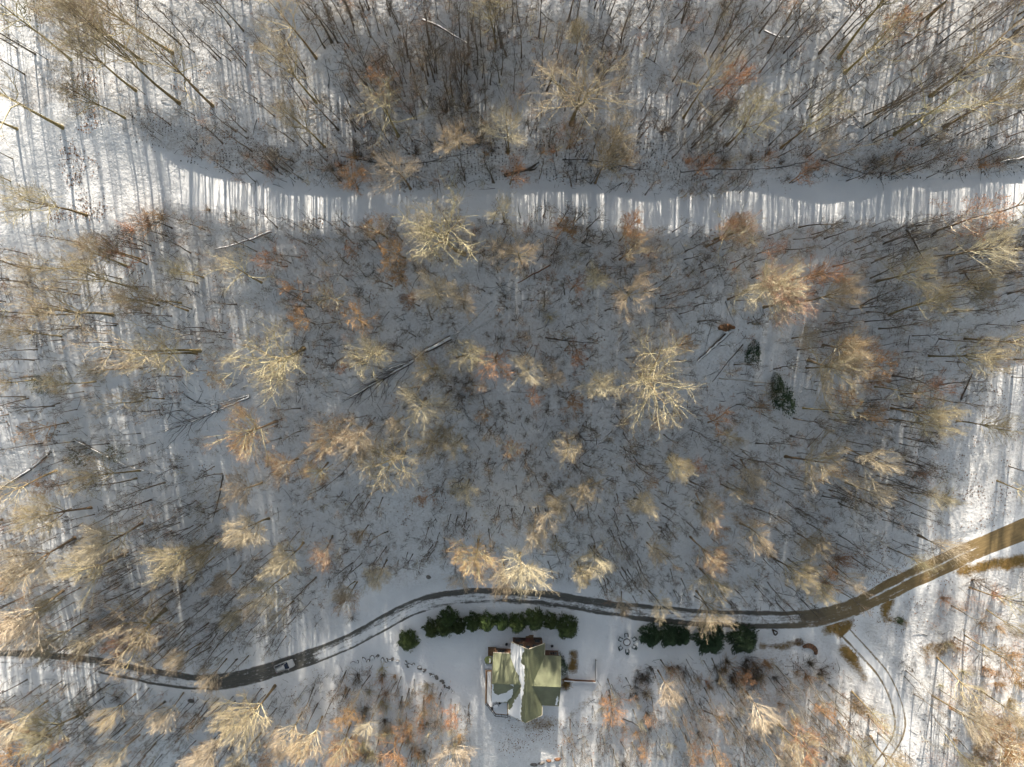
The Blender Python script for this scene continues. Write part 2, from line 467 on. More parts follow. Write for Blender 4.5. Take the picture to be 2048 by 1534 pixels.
BARE_S = {7: .58, 12: .6, 13: .55, 11: .6, 9: .7, 10: .7, 8: .75}
bare = np.zeros_like(GX)
for poly in BARE:
    a = np.array(poly, float)
    X, Y, z = G(a[:, 0], a[:, 1])
    bare = np.maximum(bare, in_poly(GX, GY, list(zip(X, Y))).astype(float) * BARE_S.get(BARE.index(poly), 1.08))
PXg, PYg = proj(GX, GY, GZ)
for _ in range(2):
    b2 = bare.copy(); b2[1:-1, 1:-1] = (bare[1:-1, 1:-1] * 2 + bare[:-2, 1:-1] + bare[2:, 1:-1] + bare[1:-1, :-2] + bare[1:-1, 2:]) / 6
    bare = b2
litter = 0.55 + 0.5 * (vnoise(GX / 14, GY / 14, 5) - .5)
dU, _, sU, _ = near_line(GX, GY, UPPER, 16)
litter = np.where(dU < 4.2, 0.0, litter) * smooth(-78, -60, GX + 0.25 * (GY - 30))
litter = np.where((sU > 0) & (dU > 4.5) & (dU < 11), 1.15, litter)
litter *= smooth(2.6, 5.0, D_DRIVE) * smooth(1.5, 3.5, D_LANE)
yard = smooth(-44, -34, GX) * smooth(62, 50, GX) * smooth(-50, -56, GY) * smooth(-88, -80, GY)
litter *= 1 - 0.97 * yard
GZm = GZ - 0.10 * (D_DRIVE < 1.75) - 0.10 * (dU < 2.9) * (GX > -58)
ny, nx = GX.shape
idx = np.arange(nx * ny).reshape(ny, nx)
quads = np.stack([idx[:-1, :-1], idx[:-1, 1:], idx[1:, 1:], idx[1:, :-1]], -1).reshape(-1, 4)
me = mesh_np('ground', np.stack([GX, GY, GZm], -1).reshape(-1, 3), quads, None, 'snow_ground', True)
for nm, arr in (('bare', bare), ('litter', np.clip(litter, 0, 1.2))):
    at = me.attributes.new(nm, 'FLOAT', 'POINT'); at.data.foreach_set('value', arr.ravel().astype(np.float32))
tag(obj('ground', me), 'snow covered wooded hillside falling towards the house', None, None, 'structure')

def strip(name, line, hw, n, mat, lift, attrs=None):
    tan = np.gradient(line[:, :2], axis=0); tan /= np.linalg.norm(tan, axis=1)[:, None]
    nor = np.stack([-tan[:, 1], tan[:, 0]], 1)
    u = np.linspace(-1, 1, n)
    wob = hw * (1 + 0.10 * (vnoise(np.arange(len(line)) / 6.0, np.zeros(len(line)), 21) - .5))
    X = line[:, None, 0] + nor[:, None, 0] * u[None, :] * wob[:, None]
    Y = line[:, None, 1] + nor[:, None, 1] * u[None, :] * wob[:, None]
    Z = HT(X, Y) + lift * (1 - 0.8 * np.abs(u)[None, :] ** 4)
    i = np.arange(X.size).reshape(X.shape)
    q = np.stack([i[:-1, :-1], i[1:, :-1], i[1:, 1:], i[:-1, 1:]], -1).reshape(-1, 4)[:, ::-1]
    me = mesh_np(name, np.stack([X, Y, Z], -1).reshape(-1, 3), q, None, mat, True)
    if attrs:
        tv = np.stack([np.broadcast_to(u[None, :] * 4.0, X.shape), np.broadcast_to(np.arange(len(line))[:, None] * 0.11, X.shape), np.zeros(X.shape)], -1)
        at = me.attributes.new('track', 'FLOAT_VECTOR', 'POINT'); at.data.foreach_set('vector', tv.astype(np.float32).ravel())
        U = np.broadcast_to(u[None, :], X.shape); L = np.broadcast_to(line[:, 3][:, None], X.shape)
        for nm, f in attrs.items():
            at = me.attributes.new(nm, 'FLOAT', 'POINT'); at.data.foreach_set('value', f(L, U).ravel().astype(np.float32))
    return obj(name, me)
def drive_bare(px, u):
    b = np.zeros(px.shape)
    def trk(c, w): return np.exp(-((u - c) / w) ** 2)
    def put(a0, a1, val):
        w = smooth(a0 - 12, a0 + 12, px) * (1 - smooth(a1 - 12, a1 + 12, px))
        return w * val
    b += put(-900, 200, 0.35 + 0.65 * smooth(-0.1, 0.35, u) + 0.2 * trk(-.5, .12))
    b += put(200, 420, 0.48 + 0.5 * smooth(0.0, 0.4, u) + 0.75 * trk(-.75, .14))
    b += put(420, 630, 1.0 + 0 * u)
    b += put(630, 850, 0.38 + 0.75 * trk(.7, .16) + 0.85 * trk(-.72, .10) + 0.35 * trk(.35, .2))
    b += put(850, 990, 0.45 + 0.65 * smooth(0.15, 0.45, u) + 0.25 * trk(-.5, .1))
    b += put(990, 1260, 0.52 + 0.5 * smooth(-0.1, 0.3, u) + 0.5 * trk(-.5, .2))
    b += put(1260, 1600, 0.52 + 0.65 * smooth(0.4, 0.7, u) + 0.75 * smooth(-0.3, -0.55, u))
    b += put(1600, 1740, 1.0 + 0 * u)
    b += put(1740, 1960, 1.0 - 0.62 * trk(.12, .12) - 0.25 * trk(-.55, .08))
    b += put(1960, 3000, 1.1 - 0.2 * trk(.1, .1))
    b = b + 0.14 + 0.10 * smooth(1700, 1800, px)
    return b - 0.55 * smooth(0.72, 1.0, np.abs(u)) * smooth(1900, 1500, px) - 0.35 * smooth(0.85, 1.0, np.abs(u))
tag(strip('driveway', DRIVE, 2.2, 21, 'gravel_drive', 0.05, {'bare': drive_bare, 'shade_tone': lambda L, U: 1 - smooth(1450, 1800, L)}), 'narrow gravel driveway with wheel tracks melted through the snow', None, None, 'structure')  # left stretch takes the darker tone painted for shade, right end the sunlit one
tag(strip('forest_road', UPPER[UPPER[:, 0] > -60], 3.3, 13, 'packed_snow', 0.05), 'snow covered forest road cut into the hillside', None, None, 'structure')
def lane_bare(px, u):
    y = 0
    return 0.2 + 0.95 * np.exp(-((u - .66) / .15) ** 2) + 1.05 * np.exp(-((u + .6) / .14) ** 2) + 0.15 * np.exp(-((u - .05) / .2) ** 2)
tag(strip('side_lane', LANE[4:], 1.7, 13, 'gravel_drive', 0.04, {'bare': lane_bare, 'shade_tone': lambda L, U: 0.35 + 0 * U}), 'snowy side lane with two wheel tracks curving off the driveway', None, None, 'structure')  # fixed blend of the drive's painted sunlit and shade tones

# ------------------------------------------------------------------ tree growing
def unit(v): return v / (np.linalg.norm(v, axis=-1, keepdims=True) + 1e-9)
def grow(rng, start, dirn, length, r0, r1, K, crook, trop):
    """M branches as polylines of K points; crook = jitter per step, trop = pull upwards"""
    M = len(start)
    pts = np.zeros((M, K, 3)); pts[:, 0] = start
    d = dirn.copy()
    step = (length / (K - 1))[:, None]
    for k in range(1, K):
        d = unit(d + rng.normal(0, crook, (M, 3)) + np.array([0, 0, trop]))
        pts[:, k] = pts[:, k - 1] + d * step
    t = np.linspace(0, 1, K)[None, :]
    r = r0[:, None] * (1 - t) + r1[:, None] * t
    return pts, r
def spawn(rng, pts, r, n, t0, t1, ang, angj, ratio, length, lend=0.45, even=False):
    """n children on each parent polyline between parameters t0..t1"""
    M, K, _ = pts.shape
    t = np.sort(rng.uniform(t0, t1, (M, n)), 1) if not even else np.linspace(t0, t1, n)[None, :] + rng.normal(0, 0.02, (M, n))
    t = np.clip(t, 0, 0.999)
    f = t * (K - 1); i = f.astype(int); w = (f - i)[..., None]
    m = np.arange(M)[:, None]
    pos = pts[m, i] * (1 - w) + pts[m, i + 1] * w
    d = unit(pts[m, i + 1] - pts[m, i])
    rr = r[m, i] * (1 - w[..., 0]) + r[m, i + 1] * w[..., 0]
    a = np.abs(rng.normal(ang, angj, (M, n)))
    az = (rng.uniform(0, 2 * math.pi, (M, 1)) + np.arange(n)[None, :] * 2.4 + rng.normal(0, 0.4, (M, n)))
    ref = np.zeros_like(d); ref[..., 0] = 1; ref[np.abs(d[..., 0]) > .8] = (0, 1, 0)
    e1 = unit(np.cross(d, ref)); e2 = np.cross(d, e1)
    nd = unit(d * np.cos(a)[..., None] + np.sin(a)[..., None] * (np.cos(az)[..., None] * e1 + np.sin(az)[..., None] * e2))
    L = length[:, None] * ratio * (1 - lend * (t - t0) / max(1e-6, t1 - t0)) * rng.uniform(0.7, 1.25, (M, n))
    return pos.reshape(-1, 3), nd.reshape(-1, 3), L.ravel(), rr.ravel()
KINDS = {
 # height, trunk radius, limbs, where limbs start/end, limb angle, limb length, crookedness, upward pull, secondary / tertiary / twig counts
 'G': dict(H=24, r=.30, n1=14, t0=.40, t1=.97, ang=.85, len1=.42, crook=.17, trop=.10, n2=9, n3=5, n4=3, R=6.5, tk=.035, a2=.70, l1=.55),
 'F': dict(H=22, r=.26, n1=22, t0=.36, t1=.92, ang=.58, len1=.50, crook=.055, trop=.07, n2=10, n3=5, n4=3, R=5.6, tk=.02, a2=.42, l1=.65),
 'R': dict(H=13, r=.13, n1=16, t0=.22, t1=.97, ang=.80, len1=.40, crook=.10, trop=.08, n2=6, n3=5, n4=4, R=3.6, tk=.03, a2=.6, l1=.55),
 'D': dict(H=18, r=.15, n1=9, t0=.45, t1=.97, ang=.60, len1=.24, crook=.10, trop=.10, n2=5, n3=3, n4=3, R=2.6, tk=.03, a2=.6, l1=.55),
}
def make_tree(kind, seed):
    k = KINDS[kind]; rng = np.random.default_rng(seed)
    H = k['H']
    top = np.array([[0, 0, 0.0]])
    d0 = unit(np.array([[rng.normal(0, .04), rng.normal(0, .04), 1.0]]))
    K0 = 13
    p0, r0 = grow(rng, top - np.array([[0, 0, .4]]), d0, np.array([H * .97]), np.array([k['r']]), np.array([.03]), K0, k['tk'], .06)
    t = np.linspace(0, 1, K0)
    r0 = r0 * (0.9 + 0.25 * (1 - t)[None]) ; r0[:, 0] *= 1.45; r0[:, 1] *= 1.05
    trunk = [tubes(p0, r0, 8)]
    if kind in 'GF' and rng.random() < 0.6:     # forked leaders
        nl = 2 if kind == 'F' else 3
        s, dd, L, rr = spawn(rng, p0, r0, nl, .40, .58, .42, .1, .52, np.array([H]), 0.1)
        pl, rl = grow(rng, s, dd, L, rr * .7, np.full(len(L), .03), 8, k['crook'] * .5, .14)
        trunk.append(tubes(pl, rl, 6))
        lead = [(p0, r0, k['n1']), (pl, rl, max(4, k['n1'] // 2))]
    else:
        lead = [(p0, r0, k['n1'])]
    crown = []
    parents = []
    for i, (pp, pr, n) in enumerate(lead):
        LL = np.full(len(pp), H * (1.0 if i == 0 else 0.62))
        s, dd, L, rr = spawn(rng, pp, pr, n, k['t0'] if i == 0 else .25, k['t1'], k['ang'], .14, k['len1'], LL, k['l1'])
        p1, r1 = grow(rng, s, dd, L, np.minimum(rr * .62, .022 + L * .0125), np.full(len(L), .02), 7, k['crook'], k['trop'])
        crown.append(tubes(p1, r1, 5)); parents.append((p1, r1, L))
    p1 = np.concatenate([a[0] for a in parents]); r1 = np.concatenate([a[1] for a in parents]); L1 = np.concatenate([a[2] for a in parents])
    s, dd, L, rr = spawn(rng, p1, r1, k['n2'], .25, .98, k['a2'], .16, .50, L1, .5)
    p2, r2 = grow(rng, s, dd, L, np.minimum(rr * .75, .042), np.full(len(L), .014), 5, k['crook'] * .9, k['trop'] * .8)
    crown.append(tubes(p2, r2, 4))
    s, dd, L, rr = spawn(rng, p2, r2, k['n3'], .2, .98, k['a2'] * .9, .18, .52, L, .4)
    p3, r3 = grow(rng, s, dd, L, np.minimum(rr * .75, .020), np.full(len(L), .008), 3, k['crook'] * .8, k['trop'] * .6)
    crown.append(tubes(p3, r3, 3))
    s, dd, L, rr = spawn(rng, p3, r3, k['n4'], .25, .98, .55, .2, .62, L, .3)
    p4, r4 = grow(rng, s, dd, L, np.full(len(L), .009 if kind in 'GF' else .012), np.full(len(L), .004), 2, .08, .03)
    crown.append(tubes(p4, r4, 3))
    tm = mesh_np('trunk', *join_parts(trunk), None, 'trunk_brown', True)
    cm = mesh_np('crown', *join_parts(crown), None, 'bark_tan', True)
    cm.materials.append(MATS['twig_tan'])
    nq = [len(c[1]) for c in crown]; mi = np.zeros(sum(nq), np.int32); mi[-(nq[-1] + nq[-2]):] = 1
    cm.polygons.foreach_set('material_index', mi)
    jm = None
    if kind == 'D':
        allp = trunk + crown
        jm = mesh_np('slender_tree', *join_parts(allp), None, 'bark_dark', True); jm.materials.append(MATS['twig_grey'])
        nq = [len(c[1]) for c in allp]; mi = np.zeros(sum(nq), np.int32); mi[-(nq[-1] + nq[-2]):] = 1
        jm.polygons.foreach_set('material_index', mi)
    lm = None
    if kind == 'R':
        tips = p4[:, -1]; M = len(tips)
        sel = rng.random(M) < 0.5
        c = tips[sel] + rng.normal(0, .12, (sel.sum(), 3))
        a = unit(rng.normal(0, 1, c.shape)) * .085; b = unit(np.cross(a, rng.normal(0, 1, c.shape))) * .05
        v = np.stack([c - a, c + b, c + a, c - b], 1).reshape(-1, 3)
        lm = mesh_np('leaves', v, np.arange(len(v)).reshape(-1, 4), None, 'leaf_orange')
    return dict(joined=jm, trunk=tm, crown=cm, leaves=lm, H=H, R=k['R'])
VAR = {k: [make_tree(k, 100 * (i + 1) + ord(k)) for i in range(n)] for k, n in (('G', 5), ('F', 5), ('R', 4), ('D', 4))}
CROWN_MAT = {'G': 'bark_gold', 'F': 'bark_tan', 'R': 'bark_red', 'D': 'bark_dark'}
TRUNK_MAT = {'G': 'trunk_olive', 'F': 'trunk_brown', 'R': 'trunk_brown', 'D': 'bark_dark'}
TWIG_MAT = {'G': 'twig_tan', 'F': 'twig_cream', 'R': 'twig_pink', 'D': 'twig_grey'}
NAMES = {'G': 'bare_oak_tree', 'F': 'bare_maple_tree', 'R': 'rusty_tree', 'D': 'slender_tree'}
def setmat(o, m):
    o.material_slots[0].link = 'OBJECT'; o.material_slots[0].material = MATS[m]
def plant(kind, base, h, r=None, lean=(0, 0), label=None, group=None, cat='tree', cmat=None, tmat=None, leaves=False):
    v = random.choice(VAR[kind])
    sz = h / v['H']
    sxy = (r / v['R']) if r else sz * (random.uniform(.58, .82) if kind == 'G' else random.uniform(.85, 1.1))
    sxy = min(max(sxy, sz * .55), sz * 2.3)
    root = empty(NAMES[kind], base)
    q = Vector((lean[0], lean[1], h)).to_track_quat('Z', 'Y') if (lean[0] or lean[1]) else Quaternion()
    root.rotation_mode = 'QUATERNION'
    root.rotation_quaternion = q @ Quaternion((0, 0, 1), random.uniform(0, 6.28))
    root.scale = (sxy, sxy, sz)
    t = obj('trunk', v['trunk'], root); setmat(t, TRUNK_MAT[kind])
    c = obj('crown', v['crown'], root); setmat(c, cmat or CROWN_MAT[kind])
    c.material_slots[1].link = 'OBJECT'; c.material_slots[1].material = MATS[tmat or TWIG_MAT[kind]]
    if leaves and v['leaves']: obj('leaves', v['leaves'], root)
    tag(root, label, cat, group)
    return root

# ------------------------------------------------------------------ the house
simple('roof_metal', (0.15, 0.162, 0.095), 0.6, 0.25, 0.35)
simple('window_trim', (0.20, 0.13, 0.085), 0.6, 0.1, 1.0)
simple('siding_brown', (0.15, 0.08, 0.048), 0.7, 0.25, 2.0)
simple('trim_cream', (0.62, 0.56, 0.45), 0.6, 0.1, 1.0)
simple('deck_wood', (0.26, 0.16, 0.09), 0.75, 0.3, 2.0)
simple('rail_tan', (0.50, 0.33, 0.20), 0.7, 0.2, 2.0)
simple('rail_dark', (0.035, 0.035, 0.038), 0.6, 0.2, 2.0)
simple('window_glass', (0.03, 0.04, 0.05), 0.08, 0.1, 1.0)
simple('door_red', (0.16, 0.045, 0.03), 0.5, 0.15, 1.0)
simple('foundation', (0.25, 0.24, 0.22), 0.85, 0.2, 2.0)
simple('canvas_olive', (0.30, 0.33, 0.12), 0.8, 0.15, 2.0)
simple('plastic_teal', (0.012, 0.035, 0.04), 0.5, 0.15, 2.0)
simple('timber_dark', (0.075, 0.05, 0.035), 0.85, 0.35, 2.0)
simple('timber_brown', (0.17, 0.085, 0.045), 0.8, 0.35, 2.0)
simple('table_grey', (0.16, 0.17, 0.18), 0.5, 0.1, 2.0)

ZG = -0.15; ZE = 4.0; ZR = 7.6; ZWE = 3.8; ZWR = 6.5
def pv(px, py, z): 
    x, y = P(px, py, z); return Vector((float(x), float(y), z))
tl, tr, br, bl = pv(1021.8, 1284, ZE), pv(1090, 1287, ZE), pv(1083.3, 1432.5, ZE), pv(1016.5, 1425, ZE)
hc = (tl + tr + br + bl) / 4
ax = ((tl - bl) + (tr - br)); hrot = math.atan2(ax.y, ax.x) - math.pi / 2
HA = ((tr - tl).length + (br - bl).length) / 4
HB = ((tl - bl).length + (tr - br).length) / 4
HM = Matrix.Translation((hc.x, hc.y, 0)) @ Matrix.Rotation(hrot, 4, 'Z')
HI = HM.inverted()
def hl(px, py, z): return HI @ pv(px, py, z)
lw_r = hl(983, 1363.5, ZWR); lw_n = hl(987, 1306, ZWE); lw_s = hl(982, 1404, ZWE)
rw_r = hl(1121.5, 1371.8, ZWR); rw_n = hl(1122, 1312, ZWE); rw_s = hl(1118.5, 1412, ZWE)
UL = (lw_r.x + lw_n.x + lw_s.x) / 3; UR = (rw_r.x + rw_n.x + rw_s.x) / 3
LN, LS = lw_n.y, lw_s.y; RN, RS = rw_n.y, rw_s.y
house = empty('house', (hc.x, hc.y, 0), hrot)
tag(house, 'brown house with olive green metal roof half covered in snow', 'house')
# walls: each volume a pentagon prism set in from the eaves
def gable_wall(name, x0, x1, y0, y1, ze, zr, along, ins=.45):
    m = MB()
    if along == 'y':
        a0, a1, c = x0 + ins, x1 - ins, (x0 + x1) / 2
        sl = (zr - ze) / ((x1 - x0) / 2); zz = ze + sl * ins - .12
        for y in (y0 + ins, y1 - ins):
            m.poly([(a0, y, ZG - 1.5), (a1, y, ZG - 1.5), (a1, y, zz), (c, y, zr - .12), (a0, y, zz)])
        m.poly([(a0, y0 + ins, ZG - 1.5), (a0, y1 - ins, ZG - 1.5), (a0, y1 - ins, zz), (a0, y0 + ins, zz)])
        m.poly([(a1, y0 + ins, ZG - 1.5), (a1, y1 - ins, ZG - 1.5), (a1, y1 - ins, zz), (a1, y0 + ins, zz)])
    else:
        a0, a1, c = y0 + ins, y1 - ins, (y0 + y1) / 2
        sl = (zr - ze) / ((y1 - y0) / 2); zz = ze + sl * ins - .12
        for x in (x0 + ins, x1 - ins):
            m.poly([(x, a0, ZG - 1.5), (x, a1, ZG - 1.5), (x, a1, zz), (x, c, zr - .12), (x, a0, zz)])
        m.poly([(x0 + ins, a0, ZG - 1.5), (x1 - ins, a0, ZG - 1.5), (x1 - ins, a0, zz), (x0 + ins, a0, zz)])
        m.poly([(x0 + ins, a1, ZG - 1.5), (x1 - ins, a1, ZG - 1.5), (x1 - ins, a1, zz), (x0 + ins, a1, zz)])
    return m.build(name, 'siding_brown', house)
gable_wall('wall', -HA, HA, -HB, HB, ZE, ZR, 'y')
gable_wall('wall', UL, -.5, LS, LN, ZWE, ZWR, 'x', .44)
gable_wall('wall', .5, UR, RS, RN, ZWE, ZWR, 'x', .44)
def roof_plane(name, quad, t=.14):
    m = MB(); m.slab([Vector(q) for q in quad], t); return m.build(name, 'roof_metal', house)
def wing_z(y, y0, y1): return ZWE + (ZWR - ZWE) * (1 - abs(y - (y0 + y1) / 2) / ((y1 - y0) / 2))
main_w = roof_plane('roof', [(-HA, -HB, ZE), (-.003, -HB, ZR), (-.003, HB, ZR), (-HA, HB, ZE)])
main_e = roof_plane('roof', [(.003, -HB, ZR), (HA, -HB, ZE), (HA, HB, ZE), (.003, HB, ZR)])
cl = (LS + LN) / 2; cr = (RS + RN) / 2
roof_plane('wing_roof', [(UL, cl + .003, ZWR), (-.9, cl + .003, ZWR), (-.9, LN, ZWE), (UL, LN, ZWE)])
roof_plane('wing_roof', [(UL, LS, ZWE), (-.9, LS, ZWE), (-.9, cl - .003, ZWR), (UL, cl - .003, ZWR)])
roof_plane('wing_roof', [(.9, cr + .003, ZWR), (UR, cr + .003, ZWR), (UR, RN, ZWE), (.9, RN, ZWE)])
roof_plane('wing_roof', [(.9, RS, ZWE), (UR, RS, ZWE), (UR, cr - .003, ZWR), (.9, cr - .003, ZWR)])
# ridge caps, standing seams and fascia boards
m = MB(); m.bar((0, -HB - .02, ZR + .02), (0, HB + .02, ZR + .02), .25, .07); m.build('ridge_cap', 'roof_metal', house)
m = MB(); m.bar((UL - .02, cl, ZWR + .02), (-1.2, cl, ZWR + .02), .07, .22); m.build('ridge_cap', 'roof_metal', house)
m = MB(); m.bar((1.2, cr, ZWR + .02), (UR + .02, cr, ZWR + .02), .07, .22); m.build('ridge_cap', 'roof_metal', house)
def seams(name, fn, n):
    m = MB()
    for i in range(1, n):
        a, b = fn(i / n); m.bar(a + Vector((0, 0, .015)), b + Vector((0, 0, .015)), .035, .05)
    o = m.build(name, 'roof_metal', house); tag(o, kind='stuff'); return o
V = Vector
seams('roof_seams', lambda t: (V((.1, -HB + 2 * HB * t, ZR - .1 * (ZR - ZE) / HA)), V((HA, -HB + 2 * HB * t, ZE))), 36)
seams('roof_seams', lambda t: (V((-.1, -HB + 2 * HB * t, ZR - .1 * (ZR - ZE) / HA)), V((-HA, -HB + 2 * HB * t, ZE))), 36)
seams('roof_seams', lambda t: (V((UL * (1 - t) - HA * t, cl + .1, ZWR - .03)), V((UL * (1 - t) - HA * t, LN, ZWE))), 9)
seams('roof_seams', lambda t: (V((UR * (1 - t) + HA * t, cr + .1, ZWR - .03)), V((UR * (1 - t) + HA * t, RN, ZWE))), 9)
seams('roof_seams', lambda t: (V((UR * (1 - t) + HA * t, cr - .1, ZWR - .03)), V((UR * (1 - t) + HA * t, RS, ZWE))), 9)
for (a, b) in (((-HA, HB + .04, ZE - .1), (0, HB + .04, ZR - .1)), ((HA, HB + .04, ZE - .1), (0, HB + .04, ZR - .1)), ((-HA, -HB - .04, ZE - .1), (0, -HB - .04, ZR - .1)), ((HA, -HB - .04, ZE - .1), (0, -HB - .04, ZR - .1))):
    m = MB(); m.bar(a, b, .05, .22); m.build('fascia', 'trim_cream', house)
for (a, b) in (((HA + .06, -HB, ZE - .1), (HA + .06, RS - .1, ZE - .1)), ((HA + .4, RS - .06, ZWE - .1), (UR, RS - .06, ZWE - .1)), ((HA + .06, RN + .1, ZE - .1), (HA + .06, HB, ZE - .1)), ((-HA - .06, -HB, ZE - .1), (-HA - .06, LS - .1, ZE - .1)), ((UL, LN + .06, ZWE - .1), (-HA - .3, LN + .06, ZWE - .1))):
    m = MB(); m.bar(a, b, .12, .12); m.build('gutter', 'trim_cream', house)
# snow lying on the roof planes
def zx(px):  # zoom pixels of the house close-up -> photograph pixels
    return 940 + .15 * px[0], 1230 + .15 * px[1]
def on_plane(px, py, p0, n):
    dx, dy, dz = ray(px, py); o = Vector((0, 0, CAM_H)); d = Vector((float(dx), float(dy), float(dz)))
    p0 = HM @ Vector(p0); n = HM.to_3x3() @ Vector(n)
    t = (p0 - o).dot(n) / d.dot(n)
    return HI @ (o + d * t)
def ragged(pts, step=.28, amp=.17):
    out = []
    for i in range(len(pts)):
        a, b = pts[i], pts[(i + 1) % len(pts)]
        n = max(1, int((b - a).length / step))
        for k in range(n):
            p = a.lerp(b, k / n)
            if k: p = p + Vector((random.uniform(-amp, amp), random.uniform(-amp, amp), 0))
            out.append(p)
    return out
def roof_snow(zpts, p0, n, thick=.12, clampx=None, lift=.09):
    n = Vector(n); pts = []
    for z in zpts:
        p = on_plane(*zx(z), p0, n)
        if clampx: p.x = min(max(p.x, clampx[0]), clampx[1]); p.y = min(max(p.y, clampx[2]), clampx[3])
        pts.append(p)
    pts = ragged(pts)
    out = []
    for p in pts:
        if clampx: p.x = min(max(p.x, clampx[0]), clampx[1]); p.y = min(max(p.y, clampx[2]), clampx[3])
        p0v = Vector(p0)
        p.z = p0v.z - ((p.x - p0v.x) * n.x + (p.y - p0v.y) * n.y) / n.z + lift
        out.append(p)
    m = MB(); m.slab(out, thick)
    return m.build('roof_snow', 'snow', house)
nW = Vector((-(ZR - ZE), 0, HA)).normalized()
SL_ = (ZWR - ZWE)
nLS = Vector((0, -SL_, (LN - LS) / 2)).normalized(); nRS = Vector((0, -SL_, (RN - RS) / 2)).normalized()
roof_snow([(545, 360), (625, 372), (690, 405), (718, 450), (700, 520), (683, 600), (690, 650), (728, 675), (722, 760), (728, 860), (716, 960), (708, 1060), (690, 1170), (676, 1290), (690, 1412), (600, 1370), (520, 1325), (512, 1280), (560, 1230), (590, 1140), (640, 1085), (672, 1040), (668, 980), (684, 940), (664, 880), (640, 790), (620, 760), (612, 800), (632, 880), (598, 800), (560, 710), (533, 640), (528, 530)], (0, 0, ZR), nW, clampx=(-HA, -.03, -HB, HB))
roof_snow([(282, 918), (312, 925), (318, 1030), (345, 1055), (375, 1072), (420, 1048), (470, 1040), (520, 1005), (572, 985), (580, 940), (530, 925), (636, 915), (650, 965), (600, 1050), (550, 1100), (500, 1140), (495, 1160), (285, 1160)], (UL, cl, ZWR), nLS, clampx=(UL, -HA + .9, LS, cl - .05))
roof_snow([(1160, 1085), (1172, 1080), (1178, 1130), (1168, 1200), (1140, 1200), (1150, 1140)], (UR, cr, ZWR), nRS, clampx=(HA, UR, RS, cr - .05))
# windows and doors (each with frame and pane)
def window(cx, cy, z0, w, h, face):
    """face: unit normal in plan; window centred at (cx,cy)"""
    f = Vector((face[0], face[1], 0)); s = Vector((-f.y, f.x, 0)); c = Vector((cx, cy, z0 + h / 2))
    R = Matrix((s, Vector((0, 0, 1)), f)).transposed().to_4x4(); M = Matrix.Translation(c) @ R
    m = MB(); t = .09
    m.box(-w / 2 - t, w / 2 + t, h / 2, h / 2 + t, -.02, .07, M); m.box(-w / 2 - t, w / 2 + t, -h / 2 - t, -h / 2, -.02, .07, M)
    m.box(-w / 2 - t, -w / 2, -h / 2, h / 2, -.02, .07, M); m.box(w / 2, w / 2 + t, -h / 2, h / 2, -.02, .07, M)
    o = m.build('window', 'window_trim', house)
    g = MB(); g.box(-w / 2, w / 2, -h / 2, h / 2, -.01, .025, M); g.build('pane', 'window_glass', o)
for x in (-2.2, 2.2): window(x, HB - .45, 1.2, 1.1, 1.5, (0, 1))
for x in (-1.5, 0, 1.5): window(x, HB - .45, 4.6 - abs(x) * .5, .9, 1.3, (0, 1))
for x in (-2.0, 0, 2.0): window(x, -HB + .45, 1.0, 1.5, 2.2, (0, -1))
for x in (-1.2, 1.2): window(x, -HB + .45, 4.3, 1.1, 1.4, (0, -1))
for x in (UL + 1.4, (UL - HA) / 2): window(x, LN - .44, 1.1, 1.0, 1.3, (0, 1))
for x in (UR - 1.3, (UR + HA) / 2): window(x, RN - .44, 1.1, 1.0, 1.3, (0, 1))
for y in (cl - 2.5, cl + 2.5): window(UL + .44, y, 1.1, 1.2, 1.4, (-1, 0))
for y in (cr - 2.5, cr + 2.5): window(UR - .44, y, 1.1, 1.2, 1.4, (1, 0))
m = MB(); m.box(-.55, .55, HB - .46, HB - .39, .35, 2.5); dr = m.build('door', 'door_red', house)
m = MB(); m.box(.36, .44, HB - .39, HB - .33, 1.35, 1.43); m.build('handle', 'rail_dark', dr)
m = MB(); m.box(UR - 2.0, UR - 1.3, cr + .2, cr + .9, ZWR - .6, ZWR + .75); ch = None
# north porch with dark railing
def hpoly(zp, z): return [HI @ pv(*zx(q), z) for q in zp]
def railing(pts, z, hgt, mat, name='railing', sp=1.1, closed=False):
    m = MB()
    for a, b in zip(pts[:-1], pts[1:]):
        a = Vector((a.x, a.y, z)); b = Vector((b.x, b.y, z)); L = (b - a).length
        m.bar(a + V((0, 0, hgt)), b + V((0, 0, hgt)), .10, .10); m.bar(a + V((0, 0, .15)), b + V((0, 0, .15)), .06, .06)
        n = max(1, int(L / sp))
        for i in range(n + 1):
            q = a.lerp(b, i / n); m.bar(q, q + V((0, 0, hgt)), .11, .11)
        for i in range(1, n * 7):
            q = a.lerp(b, i / (n * 7)); m.bar(q + V((0, 0, .15)), q + V((0, 0, hgt)), .03, .03)
    return m.build(name, mat, house)
pf = hpoly([(602, 305), (952, 305), (952, 430), (602, 430)], .55)
m = MB(); m.slab([V((p.x, p.y, .55)) for p in pf], .18); m.build('porch_floor', 'deck_wood', house)
railing([pf[3], pf[0]], .55, .95, 'rail_dark'); railing([pf[0], pf[0].lerp(pf[1], .38)], .55, .95, 'rail_dark'); railing([pf[0].lerp(pf[1], .72), pf[1], pf[2]], .55, .95, 'rail_dark')
for i in range(3):
    a = pf[0].lerp(pf[1], .40); b = pf[0].lerp(pf[1], .70)
    m = MB(); m.box(a.x, b.x, a.y + .3 * i, a.y + .3 * i + .3, -.3, .40 - .17 * i); m.build('step', 'deck_wood', house)
for k, nm in ((.05, 'snow'), (.95, 'snow')):
    q = pf[0].lerp(pf[1], k); 
